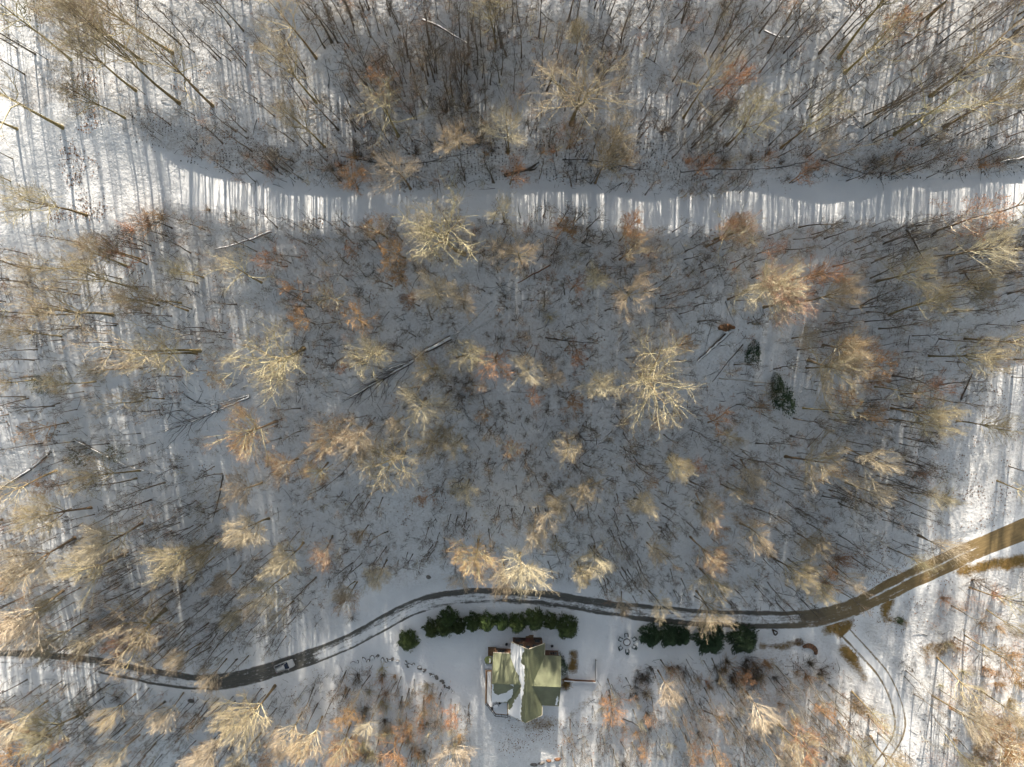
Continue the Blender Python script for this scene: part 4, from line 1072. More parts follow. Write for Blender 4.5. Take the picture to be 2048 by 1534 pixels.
# ------------------------------------------------------------------ the bare trees, read from the photograph
T = 700 / 2048
TILES = {
 (0, 0): [('b',365,745,30,'G'),('b',100,755,22,'G'),('b',145,435,17,'D'),('b',205,315,18,'D'),('b',415,350,26,'G'),('b',730,690,21,'G'),('b',825,355,28,'G'),('b',795,530,22,'G'),('b',1050,605,31,'G'),('b',1245,620,28,'G'),('b',1010,310,28,'G'),('b',1110,475,18,'D'),('b',1350,355,12,'D'),('b',1290,340,13,'D'),('b',1425,180,18,'D'),('b',1850,340,22,'G'),('b',1940,245,20,'D'),('b',1780,400,13,'D'),('b',1900,860,22,'G'),('b',1850,600,24,'G'),('b',1910,940,15,'D'),('b',1440,770,13,'D'),('b',1380,770,14,'D'),('b',1475,885,15,'D'),('b',1505,580,12,'D'),('b',1605,680,12,'D'),('b',1800,850,14,'D'),('b',505,1260,24,'G'),('b',1350,640,9,'D'),('b',75,930,12,'D'),('b',1115,1480,13,'D'),('b',975,1380,12,'D'),('b',820,1515,18,'G'),('b',1715,945,14,'D'),('b',1060,260,18,'D'),('b',60,1060,10,'F'),('b',1980,760,18,'D'),('b',1900,280,16,'D')],
 (680, 0): [('b',525,255,22,'D'),('b',365,330,9,'D'),('b',155,495,17,'D'),('b',545,455,12,'D'),('b',1210,530,24,'D'),('b',1335,125,20,'D'),('b',825,270,13,'D'),('b',170,50,14,'D'),('b',1840,360,10,'D'),('c',980,770,130,15,'F'),('c',260,640,160,18,'G'),('c',1400,550,250,19,'G'),('c',1620,780,120,14,'G'),('c',1350,780,80,11,'F'),('b',90,770,12,'D'),('b',1180,680,10,'D'),('b',2000,130,16,'D'),('b',1925,890,8,'D'),('b',1580,860,8,'D'),('c',690,1410,240,20,'G'),('c',1680,1360,105,13,'R'),('c',1690,1470,110,13,'F'),('c',1320,1310,90,8,'R'),('c',340,1470,115,13,'R'),('c',240,1360,90,10,'R'),('b',690,330,10,'D'),('b',1050,130,12,'D'),('c',1400,190,80,10,'F'),('c',900,60,110,15,'G'),('b',1650,200,14,'D')],
 (1348, 0): [('b',45,135,16,'D'),('b',325,150,11,'D'),('b',850,310,25,'D'),('b',965,335,29,'G'),('b',1000,425,26,'G'),('b',215,335,15,'D'),('b',55,690,24,'G'),('b',310,850,22,'G'),('b',625,865,20,'G'),('b',1110,745,18,'D'),('b',1175,665,22,'D'),('b',1500,560,27,'G'),('b',1290,785,26,'G'),('b',1580,745,25,'G'),('b',1340,1000,16,'D'),('b',1050,300,9,'D'),('b',250,400,13,'D'),('b',190,1440,17,'F'),('b',240,1400,18,'G'),('b',730,1330,17,'D'),('b',1540,1350,18,'R'),('b',2040,480,18,'G'),('b',1990,190,18,'D'),('b',500,190,14,'D'),('b',1480,110,18,'G'),('b',1810,330,16,'D'),('b',1560,250,16,'D'),('c',330,440,120,14,'R'),('b',700,1400,10,'D'),('b',1060,1420,10,'D')],
 (0, 500): [('b',740,95,19,'G'),('b',475,105,18,'G'),('b',175,190,20,'D'),('b',165,115,18,'G'),('b',800,225,24,'G'),('b',465,265,17,'D'),('b',1190,160,15,'G'),('b',1530,190,22,'G'),('b',1060,310,20,'G'),('b',660,380,27,'G'),('b',930,325,18,'G'),('b',215,380,18,'G'),('b',1100,355,15,'G'),('b',450,455,15,'D'),('b',360,505,17,'G'),('b',1270,480,12,'D'),('b',1170,590,29,'G'),('b',1150,605,25,'G'),('b',190,490,11,'G'),('c',1620,570,230,21,'G'),('b',960,870,15,'G'),('b',830,885,17,'G'),('b',820,1290,22,'G'),('b',800,1335,19,'D'),('b',965,1360,18,'D'),('b',330,1290,21,'G'),('b',885,1460,16,'D'),('b',1300,1310,14,'D'),('c',1480,1040,160,17,'F'),('c',1400,1070,110,14,'R'),('c',1640,1270,110,14,'F'),('c',1840,1290,90,13,'F'),('c',1960,1060,140,17,'F'),('c',1420,1420,105,14,'F'),('c',1940,280,100,13,'R'),('c',1770,420,85,12,'R'),('c',1740,230,80,11,'R'),('c',1560,40,90,12,'R'),('c',290,1400,80,9,'R'),('b',860,85,13,'R'),('b',210,760,16,'G'),('b',150,860,15,'D'),('b',560,770,15,'G'),('b',730,690,14,'G'),('b',400,1010,14,'R'),('b',250,1130,15,'D'),('c',1260,765,70,5,'R')],
 (680, 500): [('c',550,255,125,15,'F'),('c',330,120,85,11,'R'),('c',90,430,110,13,'R'),('c',1730,260,125,15,'F'),('c',1380,200,75,11,'R'),('c',910,620,135,12,'R'),('c',1110,700,95,15,'F'),('c',1210,745,65,12,'F'),('c',1850,750,255,20,'G'),('c',1530,770,105,15,'F'),('c',530,700,110,14,'F'),('c',450,895,150,17,'F'),('c',100,1060,145,17,'F'),('c',300,1250,210,20,'G'),('c',530,1165,115,15,'F'),('c',690,1140,85,14,'F'),('c',860,990,65,9,'R'),('c',1000,1170,85,11,'R'),('c',1240,1490,85,13,'F'),('c',1460,1440,95,15,'F'),('c',740,1390,85,12,'F'),('b',1110,990,10,'D'),('b',1225,1390,12,'D'),('b',1560,1340,13,'D'),('b',1750,1250,14,'D'),('b',1660,1150,12,'D'),('b',1425,1250,15,'D'),('b',840,880,12,'D'),('b',1030,1380,13,'D'),('c',430,310,60,10,'F'),('c',760,800,70,11,'R'),('b',1280,820,10,'D'),('c',1110,870,70,10,'R'),('c',330,1000,70,11,'F')],
 (1348, 500): [('c',560,200,160,17,'F'),('c',700,300,160,18,'F'),('c',900,140,110,15,'R'),('c',930,270,120,15,'F'),('c',750,150,110,15,'R'),('c',430,260,110,14,'F'),('c',1420,135,135,17,'F'),('b',1260,380,19,'G'),('b',1200,460,18,'D'),('c',1050,550,130,16,'F'),('c',980,650,175,18,'F'),('b',775,690,18,'G'),('c',1120,640,140,15,'R'),('c',1480,860,110,14,'R'),('b',1175,800,18,'G'),('b',1490,620,21,'G'),('b',1550,520,14,'D'),('b',1700,520,24,'G'),('b',1280,735,20,'D'),('b',1270,925,20,'G'),('b',1655,1000,17,'G'),('b',1260,990,19,'G'),('b',755,925,19,'G'),('c',830,1275,150,19,'F'),('b',535,1250,13,'D'),('b',925,1440,14,'D'),('b',1200,1245,15,'D'),('c',1160,1420,110,14,'F'),('b',200,1010,15,'R'),('b',275,1370,16,'G'),('c',1190,970,95,12,'R'),('c',1030,820,85,12,'R'),('c',490,1270,95,13,'F'),('c',130,1250,65,10,'R'),('c',330,1110,75,11,'F'),('b',1960,1265,15,'D'),('b',1890,1350,16,'G'),('c',200,1480,85,12,'F'),('b',480,1130,14,'D'),('b',700,985,18,'D'),('b',560,1130,13,'D'),('c',60,560,80,12,'R'),('b',1150,165,17,'D'),('b',1990,640,16,'G'),('b',1550,790,16,'D'),('c',1880,640,80,12,'R')],
 (0, 1014): [('c',270,100,140,19,'F'),('c',150,300,160,20,'F'),('c',600,200,140,19,'F'),('c',480,400,140,19,'F'),('c',80,640,160,20,'F'),('c',270,580,70,15,'F'),('c',1000,340,150,19,'F'),('c',1140,370,65,13,'G'),('c',1200,235,85,15,'F'),('c',1430,165,135,18,'F'),('c',1660,310,125,17,'F'),('c',1860,255,85,15,'F'),('c',1290,435,85,14,'F'),('c',750,760,220,21,'G'),('c',330,770,105,14,'F'),('c',400,890,75,11,'R'),('c',1470,1240,155,19,'F'),('c',1200,1450,115,16,'F'),('c',1680,1350,95,14,'F'),('c',1800,1390,95,15,'F'),('c',2000,1240,65,10,'R'),('c',1980,1430,105,15,'F'),('c',260,1390,150,17,'F'),('c',100,1480,125,13,'R'),('c',1640,640,80,12,'F'),('c',1480,590,60,11,'F'),('c',2020,520,70,12,'F'),('b',820,470,16,'D'),('b',880,490,20,'D'),('b',1010,490,18,'D'),('b',1215,570,12,'D'),('b',1070,720,14,'D'),('b',1220,680,18,'D'),('b',1360,700,13,'D'),('b',1850,410,17,'D'),('b',690,440,14,'D'),('b',360,1020,14,'D'),('b',610,1110,15,'D'),('b',500,1050,13,'D'),('b',970,1140,17,'D'),('b',1280,1165,15,'D'),('b',1140,1240,14,'D'),('b',1860,1150,16,'D'),('b',1950,1120,13,'D'),('b',1310,1300,16,'D'),('b',620,1190,14,'D'),('b',240,1040,12,'D'),('b',590,1060,14,'D'),('b',160,1010,16,'D'),('c',40,450,110,13,'R')],
 (1348, 1014): [('c',210,40,95,13,'F'),('c',505,185,115,16,'F'),('c',180,260,105,15,'F'),('c',240,460,105,15,'F'),('c',1060,425,65,11,'F'),('b',1310,260,13,'G'),('b',1730,470,20,'G'),('b',1540,880,23,'G'),('b',1040,1080,17,'G'),('b',960,1250,17,'G'),('c',730,1440,135,15,'F'),('b',670,1200,14,'R'),('c',1850,1300,120,10,'R'),('c',1990,1450,140,10,'R'),('b',1700,750,15,'G'),('b',1830,600,14,'G'),('b',1620,1180,16,'G'),('b',360,1300,13,'D'),('b',500,1270,14,'D'),('b',210,1440,12,'D'),('b',285,1270,10,'D'),('b',430,1360,12,'D'),('b',40,1230,11,'D'),('b',610,1250,14,'G'),('b',1640,760,14,'D'),('b',1800,1080,15,'G'),('c',120,1440,80,8,'R'),('b',1590,1330,14,'G'),('c',1960,900,130,12,'R'),('b',640,330,11,'D'),('b',850,340,9,'R')],
 (680, 1000): [('c',790,345,130,19,'F'),('c',945,490,95,22,'F'),('c',1060,470,140,24,'F'),('c',1245,85,92,14,'F'),('c',1690,630,62,13,'F'),('c',1865,630,72,14,'F'),('c',120,200,55,10,'F'),('c',220,440,85,14,'F'),('c',40,570,75,13,'F'),('b',45,300,12,'D'),('b',70,400,12,'D'),('b',280,185,15,'D'),('b',520,160,12,'D'),('b',1600,50,11,'D'),('b',1680,90,15,'D'),('b',2030,130,12,'D'),('b',1080,40,13,'D'),('b',870,170,14,'D'),('b',1740,360,14,'D'),('b',1880,180,13,'D'),('b',1570,300,10,'D'),('b',1800,130,12,'D'),('c',1270,250,60,8,'G')],
 (680, 1080): [('c',60,1050,90,8,'R'),('c',300,1240,110,9,'R'),('c',370,1110,70,8,'R'),('c',665,1030,70,8,'R'),('c',690,1260,110,8,'F'),('b',130,850,10,'D'),('b',230,910,10,'D'),('b',490,920,10,'D'),('b',690,1000,11,'D'),('b',330,830,9,'D'),('c',1600,1000,95,11,'R'),('c',160,1110,60,9,'F'),('c',40,1230,90,9,'R')],
}
LBL = {  # (tile, x, y) -> a label of its own
 ((0,0),365,745): 'thick golden tree at the left edge of the sunlit clearing', ((0,0),1050,605): 'long golden trunk with rusty foot standing at the corner of the clearing', ((0,0),505,1260): 'lone bent tree in the snow left of the forest road end',
 ((0,0),730,690): 'slim golden tree standing alone inside the sunlit clearing', ((0,0),100,755): 'short golden trunk at the left edge below the thick golden tree', ((0,0),1245,620): 'straight golden tree second in from the corner of the clearing',
 ((680,0),980,770): 'pale fan shaped crown alone just above the forest road', ((680,0),260,640): 'yellow spreading crown with two tiers above the forest road', ((680,0),1400,550): 'twisted yellow green crown above the middle of the forest road',
 ((680,0),690,1410): 'wide golden crown just below the forest road, left of the middle', ((680,0),1680,1360): 'orange gold crown just below the forest road, right of the middle', ((680,0),1210,530): 'tall straight dark tree standing at the top middle', ((680,0),1620,780): 'arched golden tree above the forest road in the middle',
 ((1348,0),965,335): 'long dark trunk slanting to the top edge, longer of the pair at the right', ((1348,0),850,310): 'dark curved trunk left of the longer slanting trunk at the top right', ((1348,0),1000,425): 'crooked dark trunk with golden crown below the slanting pair', ((1348,0),190,1440): 'many stemmed tree beside the forest road on the right', ((1348,0),1540,1350): 'orange feathery tree at the right edge below the forest road',
 ((680,500),1850,750): 'largest bright yellow green crown on the right of the centre slope', ((680,500),550,255): 'round cream crown right below the wide golden crown', ((680,500),910,620): 'reddish hazy crown in the centre of the slope', ((680,500),300,1250): 'long yellow oak crown hanging left of the lower centre', ((680,500),1460,1440): 'cream broom shaped crown with dark trunk, lower centre',
 ((680,500),1730,260): 'round orange gold crown on the upper centre slope', ((680,500),450,895): 'pale spidery crown with black trunk, left of the centre', ((680,500),100,1060): 'pale fan crown right of the fallen forked tree',
 ((1348,500),700,300): 'brightest crown of the orange gold thicket on the right slope', ((1348,500),1420,135): 'round golden crown at the end of a dark trunk, far right', ((1348,500),980,650): 'broad tan crown leaning right on two dark trunks', ((1348,500),830,1275): 'large pale fan crown on a thick trunk, lower right slope',
 ((0,500),1170,590): 'golden tree with rusty foot leaning far left across the slope', ((0,500),660,380): 'long golden tree reaching the left edge', ((0,500),1620,570): 'wide cream oak crown with curved dark trunk on the left slope', ((0,500),1400,1070): 'orange crown touching a tan crown on the left slope',
 ((0,1014),750,760): 'large golden crown overhanging the left driveway', ((0,1014),1470,1240): 'large tan orange crown below the driveway, right of the bend', ((0,1014),80,640): 'big golden crown at the left edge above the driveway', ((0,1014),1200,1450): 'tan crown at the bottom edge left of the large tan orange crown',
 ((680,1000),1060,480): 'largest cream crown overhanging the driveway above the house', ((680,1000),945,490): 'narrower cream crown left of the largest one over the driveway', ((680,1000),790,345): 'flat fan shaped cream crown above left of the driveway crowns', ((680,1000),1690,630): 'small cream crown at the driveway edge above the fire pit', ((680,1000),1865,630): 'cream crown at the driveway edge above the right hedge',
 ((1348,1014),505,185): 'pale spiky crown above the right part of the driveway', ((1348,1014),1310,260): 'dark bent sapling leaning over the sunlit driveway', ((1348,1014),1540,880): 'large golden tree leaning right at the lower right', ((1348,1014),1730,470): 'bent golden tree below the sunlit end of the driveway', ((1348,1014),1040,1080): 'golden tree rising from an orange leaf patch beside the side lane',
 ((680,1080),1600,1000): 'orange tufted small tree right of the house',
}
WORD = {'G': 'golden crooked bare tree', 'F': 'tan fan crowned tree', 'R': 'rusty bushy small tree', 'D': 'slender dark bare tree'}
MARKS = [('largest fallen tree', 800, 738), ('uprooted root plate', 1452, 658), ('lone dark holly bush', 1505, 707), ('largest dark evergreen bush', 1565, 800), ('thick crooked log', 1042, 342), ('silver car', 571, 1331), ('fire pit', 1254, 1284), ('house', 1050, 1360),
 ('twin fallen trunks', 420, 825), ('sunlit clearing', 200, 300), ('olive left edge bush', 85, 770), ('pair of olive evergreens', 195, 912), ('driveway fork', 1660, 1255), ('curved bench', 1618, 1300), ('side lane', 1790, 1400), ('largest bright yellow crown', 1312, 756),
 ('wide golden crown', 916, 482), ('pale lone fan crown', 1015, 263), ('orange gold thicket', 1590, 600), ('large pale fan crown', 1632, 935), ('largest cream crown', 1042, 1164), ('large driveway crown', 256, 1274), ('large tan orange crown', 502, 1436), ('bent fallen branch', 1945, 560), ('many stemmed tree', 1413, 490),
 ('curved top log', 890, 62), ('slanting trunk pair', 1660, 110), ('twisted yellow crown', 1158, 188), ('lone bent tree', 172, 430), ('wide cream oak crown', 554, 695), ('dark leaning dead trunk', 440, 990), ('spidery black trunked crown', 834, 805), ('broom shaped crown', 1179, 992), ('slanting thin log', 1090, 880), ('pale spiky crown', 1520, 1077), ('lower right golden tree', 1930, 1330), ('mossy corner trunk', 50, 1460), ('dark driveway boulder', 383, 1401), ('stone border', 800, 1325), ('top left corner', 20, 20), ('top right corner', 2030, 20), ('bottom right corner', 2030, 1520), ('left fallen log', 50, 945), ('stubby log', 1830, 485), ('sunlit driveway end', 2000, 1085)]
ORD = ['nearest', 'second nearest', 'third nearest', 'fourth nearest', 'fifth nearest', 'sixth nearest', 'seventh nearest', 'eighth nearest', 'ninth nearest', 'tenth nearest', 'eleventh nearest', 'twelfth nearest', 'thirteenth nearest', 'fourteenth nearest', 'fifteenth nearest', 'sixteenth nearest']
TODO = []
def direction(dx, dy):
    a = math.degrees(math.atan2(-dy, dx)) % 360
    return ['right of', 'above right of', 'above', 'above left of', 'left of', 'below left of', 'below', 'below right of'][int((a + 22.5) // 45) % 8]
def name_trees():
    """single each tree out: its kind, then how near it stands to a landmark and on which side"""
    bins = {}
    for root, kd, px, py in TODO:
        nm, mx, my = min(MARKS, key=lambda m: (m[1] - px) ** 2 + (m[2] - py) ** 2)
        d = direction(px - mx, py - my)
        bins.setdefault((kd, nm, d), []).append((math.hypot(px - mx, py - my), root))
    for (kd, nm, d), lst in bins.items():
        lst.sort(key=lambda t: t[0])
        for i, (_, root) in enumerate(lst):
            if len(lst) == 1: root['label'] = f'{WORD[kd]} {d} the {nm}'
            else: root['label'] = f'{WORD[kd]} {d} the {nm}, {ORD[min(i, 15)]} to it'
def area(px, py):
    if py < 340: return 'above the forest road'
    if py < 1180 and not (px > 1750 and py > 1100): return 'on the slope between the roads'
    return 'in the lower woods'
PLURAL = {'G': 'golden trees', 'F': 'tan fan crowned trees', 'R': 'rusty small trees', 'D': 'slender dark trees'}
placed = []
ndark = 0
for (ox, oy), lst in TILES.items():
    for e in lst:
        px, py = ox + e[1] * T, oy + e[2] * T
        lb = LBL.get(((ox, oy), e[1], e[2]))
        if e[0] == 'b':
            _, _, _, h, kd = e
            x, y, z = (float(v) for v in G(px, py)); r = None
        else:
            _, _, _, rp, h, kd = e
            f = {'F': .76, 'G': .72, 'R': .64, 'D': .7}[kd]; z = 0.0
            for _ in range(12):
                x, y = P(px, py, z + h * f); z = float(HT(x, y))
            x, y = float(x), float(y)
            r = rp * T * (CAM_H - z - h * f) / FPX * 1.12
        lean = (random.gauss(0, .05) * h, random.gauss(0, .05) * h)
        bx, by = proj(x, y, z)
        ar = area(px, py)
        cm = None
        if kd == 'F' and random.random() < .35: cm = 'bark_gold'
        if kd == 'R' and random.random() < .3: cm = 'bark_tan'
        rt = plant(kd, (x, y, z), h, r, lean, lb, f'{PLURAL[kd]} {ar}', cmat=cm, tmat='twig_pink' if kd == 'F' and random.random() < .3 else None, leaves=kd == 'R' and random.random() < .6)
        if not lb: TODO.append((rt, kd, px, py))
        placed.append((x, y, r or h * .2)); ndark += kd == 'D'
crowned = len(placed) - ndark
print('trees read from the photograph', len(placed), 'slender', ndark)

# where filler growth may stand
def open_ground(px, py):
    """True where the photograph shows open snow, road, yard or house"""
    o = np.zeros(px.shape, bool)
    for poly in OPEN: o |= in_poly(px, py, poly)
    return o
OPEN = [
 [(-50, 60), (60, 120), (180, 130), (260, 230), (330, 300), (400, 340), (500, 375), (800, 385), (1100, 375), (1400, 400), (1600, 365), (2048, 350), (2100, 345), (2100, 410), (1850, 445), (1400, 470), (1100, 432), (800, 445), (430, 435), (250, 450), (120, 500), (-50, 520)],
 [(-60, 1290), (200, 1305), (400, 1335), (560, 1300), (640, 1240), (740, 1165), (860, 1120), (960, 1150), (1180, 1150), (1210, 1190), (1560, 1225), (1700, 1190), (1850, 1090), (1870, 850), (1960, 780), (2060, 740), (2060, 1130), (1900, 1180), (1830, 1290), (1790, 1330), (1830, 1440), (1790, 1540), (1720, 1540), (1760, 1460), (1700, 1350), (1620, 1310), (1300, 1320), (1210, 1360), (1120, 1460), (1100, 1540), (940, 1540), (940, 1400), (880, 1370), (740, 1325), (620, 1350), (450, 1395), (200, 1360), (-60, 1345)],
]
CLEAR = [
 [(995, 590), (1005, 640), (900, 700), (840, 735), (775, 830), (660, 830), (640, 790), (760, 715), (880, 660), (960, 600)],
 [(515, 780), (512, 805), (400, 860), (300, 890), (290, 860), (400, 805)],
 [(1470, 680), (1545, 680), (1620, 790), (1610, 860), (1520, 850), (1530, 780), (1470, 735)],
 [(1380, 745), (1395, 700), (1440, 640), (1480, 640), (1480, 670), (1420, 745)],
 [(700, 320), (960, 300), (1100, 315), (1400, 330), (1600, 320), (1600, 350), (1300, 360), (1000, 362), (700, 350)],
]
def candidates(n, seed, x0=-30, x1=2080, y0=-30, y1=1560):
    rng = np.random.default_rng(seed)
    px = rng.uniform(x0, x1, n); py = rng.uniform(y0, y1, n)
    dens = .35 + .65 * vnoise(px / 130, py / 130, 77)
    dens *= np.where((px < 560) & (py > 1100), 1.5, 1.0) * np.where((px < 640) & (py < 340), .45, 1.0) * np.where((px < 560) & (py < 1000), .62, 1.0) * np.where((px > 1820) & (py > 1180), .4, 1.0) * np.where((px > 1450) & (py < 340), .6, 1.0)
    for c in CLEAR: dens = np.where(in_poly(px, py, c), dens * .18, dens)
    ok = ~open_ground(px, py) & (rng.random(n) < dens)
    return px[ok], py[ok]
# more crowned trees in the gaps, up to the three hundred
cpx, cpy = candidates(900, 25)
CX, CY, CZ = G(cpx, cpy)
for i in range(len(cpx)):
    if crowned >= 298: break
    x, y, z = float(CX[i]), float(CY[i]), float(CZ[i])
    if (x - hc.x) ** 2 + (y - hc.y) ** 2 < 22 ** 2: continue
    if abs(cpx[i] - 600) < 80 and 1190 < cpy[i] < 1350: continue      # keep the car in sight
    if any((x - a) ** 2 + (y - b) ** 2 < (2.2 + .55 * c) ** 2 for a, b, c in placed): continue
    u = random.random()
    if cpx[i] < 560 and cpy[i] < 1000: continue
    if cpy[i] < 330:
        if cpx[i] < 640: continue
        if u < .6: continue
        kd = 'G' if u < .68 else 'R' if u < .88 else 'F'
    elif cpx[i] < 500 and cpy[i] < 900: kd = 'G' if u < .7 else 'R'
    elif cpy[i] > 1000: kd = 'F' if u < .6 else 'R'
    else: kd = 'F' if u < .45 else 'R' if u < .85 else 'G'
    h = {'G': random.uniform(15, 23), 'F': random.uniform(11, 17), 'R': random.uniform(7, 12)}[kd]
    rt = plant(kd, (x, y, z), h, None, (random.gauss(0, .05) * h, random.gauss(0, .05) * h), None, f'{PLURAL[kd]} {area(cpx[i], cpy[i])}', cmat='bark_gold' if kd == 'F' and random.random() < .35 else None, leaves=kd == 'R' and random.random() < .5)
    TODO.append((rt, kd, cpx[i], cpy[i])); placed.append((x, y, h * .2)); crowned += 1
# more slender trees, up to the three hundred
px, py = candidates(2600, 5)
# favour the pole woods of the photograph
wgt = .25 + 1.0 * ((px < 700) & (py > 1120)) + .9 * ((px > 1280) & (px < 1800) & (py > 880)) + .5 * ((px < 420) & (py > 480)) + .5 * (py < 310) + .35 * ((px > 650) & (py > 850))
keep = np.random.default_rng(6).random(len(px)) < wgt * .55
px, py = px[keep], py[keep]
need = 300 - ndark
px, py = px[:need], py[:need]
X, Y, Z = G(px, py)
for i in range(len(px)):
    x, y, z = float(X[i]), float(Y[i]), float(Z[i])
    if (x - hc.x) ** 2 + (y - hc.y) ** 2 < 16 ** 2: continue
    h = random.uniform(8, 17); ar = area(px[i], py[i])
    rt = plant('D', (x, y, z), h, None, (random.gauss(0, .05) * h, random.gauss(0, .05) * h), None, f"{PLURAL['D']} {ar}")
    TODO.append((rt, 'D', px[i], py[i]))
name_trees()

# ------------------------------------------------------------------ stuff: what is past the three hundred, and saplings
def scatter(name, X, Y, Z, scl, meshes, label, seed, tilt=.07):
    """one object of kind stuff: copies of a few small meshes set on points"""
    coll = bpy.data.collections.new(name + '_forms')
    for i, me in enumerate(meshes):
        coll.objects.link(bpy.data.objects.new(f'{name}_form', me))
    pm = bpy.data.meshes.new(name)
    pm.vertices.add(len(X)); pm.vertices.foreach_set('co', np.stack([X, Y, Z], 1).astype(np.float32).ravel())
    at = pm.attributes.new('size', 'FLOAT', 'POINT'); at.data.foreach_set('value', np.asarray(scl, np.float32))
    o = obj(name, pm)
    ng = bpy.data.node_groups.new(name, 'GeometryNodeTree')
    ng.interface.new_socket('Geometry', in_out='INPUT', socket_type='NodeSocketGeometry')
    ng.interface.new_socket('Geometry', in_out='OUTPUT', socket_type='NodeSocketGeometry')
    n = ng.nodes; gi = n.new('NodeGroupInput'); go = n.new('NodeGroupOutput')
    ip = n.new('GeometryNodeInstanceOnPoints'); ci = n.new('GeometryNodeCollectionInfo')
    ci.inputs['Collection'].default_value = coll; ci.inputs['Separate Children'].default_value = True; ci.inputs['Reset Children'].default_value = True
    rv = n.new('FunctionNodeRandomValue'); rv.data_type = 'FLOAT_VECTOR'
    rv.inputs[0].default_value = (-tilt, -tilt, 0); rv.inputs[1].default_value = (tilt, tilt, 6.283); rv.inputs['Seed'].default_value = seed
    na = n.new('GeometryNodeInputNamedAttribute'); na.data_type = 'FLOAT'; na.inputs['Name'].default_value = 'size'
    ip.inputs['Pick Instance'].default_value = True
    L = ng.links
    L.new(gi.outputs[0], ip.inputs['Points']); L.new(ci.outputs[0], ip.inputs['Instance']); L.new(rv.outputs[0], ip.inputs['Rotation']); L.new(na.outputs[0], ip.inputs['Scale'])
    L.new(ip.outputs[0], go.inputs[0])
    md = o.modifiers.new('scatter', 'NODES'); md.node_group = ng
    return tag(o, label, None, None, 'stuff')
def sapling(seed, mat, tmat, H=5.0, n1=10, n2=5, n3=3):
    rng = np.random.default_rng(seed)
    d = unit(np.array([[rng.normal(0, .06), rng.normal(0, .06), 1]]))
    p, r = grow(rng, np.array([[0, 0, -.1]]), d, np.array([H]), np.array([.045]), np.array([.01]), 7, .06, .03)
    s, dd, L, rr = spawn(rng, p, r, n1, .22, .97, .62, .18, .42, np.array([H]), .55)
    p1, r1 = grow(rng, s, dd, L, np.minimum(rr * .7, .024), np.full(len(L), .008), 4, .12, .06)
    s, dd, L, rr = spawn(rng, p1, r1, n2, .2, .98, .6, .2, .5, L, .3)
    p2, r2 = grow(rng, s, dd, L, np.minimum(rr * .8, .014), np.full(len(L), .006), 3, .12, .05)
    s, dd, L, rr = spawn(rng, p2, r2, n3, .2, .98, .6, .2, .6, L, .3)
    p3, r3 = grow(rng, s, dd, L, np.full(len(L), .008), np.full(len(L), .004), 2, .05, .03)
    ps = [tubes(p, r, 5), tubes(p1, r1, 3), tubes(p2, r2, 3), tubes(p3, r3, 3)]
    me = mesh_np('sapling', *join_parts(ps), None, mat, True); me.materials.append(MATS[tmat])
    nq = [len(c[1]) for c in ps]; mi = np.zeros(sum(nq), np.int32); mi[nq[0] + nq[1]:] = 1
    me.polygons.foreach_set('material_index', mi)
    return me
def spots(n, seed, clear=15):
    px, py = candidates(n, seed); X, Y, Z = G(px, py)
    ok = (X - hc.x) ** 2 + (Y - hc.y) ** 2 > clear ** 2
    return X[ok], Y[ok], Z[ok], px[ok], py[ok]
X, Y, Z, px, py = spots(8200, 71)
kk = np.random.default_rng(72).random(len(X)) < np.where((px > 1820) & (py > 650), .2, np.where((px > 1650) & (py > 1180), .2, np.where((px > 520) & (px < 1750) & (py > 430), .55, np.where((py > 1000) | (px > 520), .62, .4))))
X, Y, Z = X[kk], Y[kk], Z[kk]
scatter('slender_wood', X, Y, Z, np.random.default_rng(73).uniform(.30, .80, len(X)), [v['joined'] for v in VAR['D']], 'further slender bare trees crowding the wooded slopes', 3)
SAP = {'grey_saplings': [sapling(900 + i, 'bark_dark', 'twig_grey') for i in range(4)], 'rusty_saplings': [sapling(920 + i, 'trunk_brown', 'twig_pink') for i in range(3)], 'tan_saplings': [sapling(940 + i, 'bark_gold', 'twig_tan') for i in range(3)]}
for nm, n, sd, a, b, lb in (('grey_saplings', 9500, 81, .2, 1.0, 'grey brown saplings growing all over the wooded slopes'), ('rusty_saplings', 3200, 82, .3, 1.1, 'rusty twigged saplings growing all over the wooded slopes'), ('tan_saplings', 1500, 83, .4, 1.3, 'pale golden saplings growing all over the wooded slopes')):
    X, Y, Z, px, py = spots(n, sd)
    scatter(nm, X, Y, Z, np.random.default_rng(sd).uniform(a, b, len(X)), SAP[nm], lb, sd)
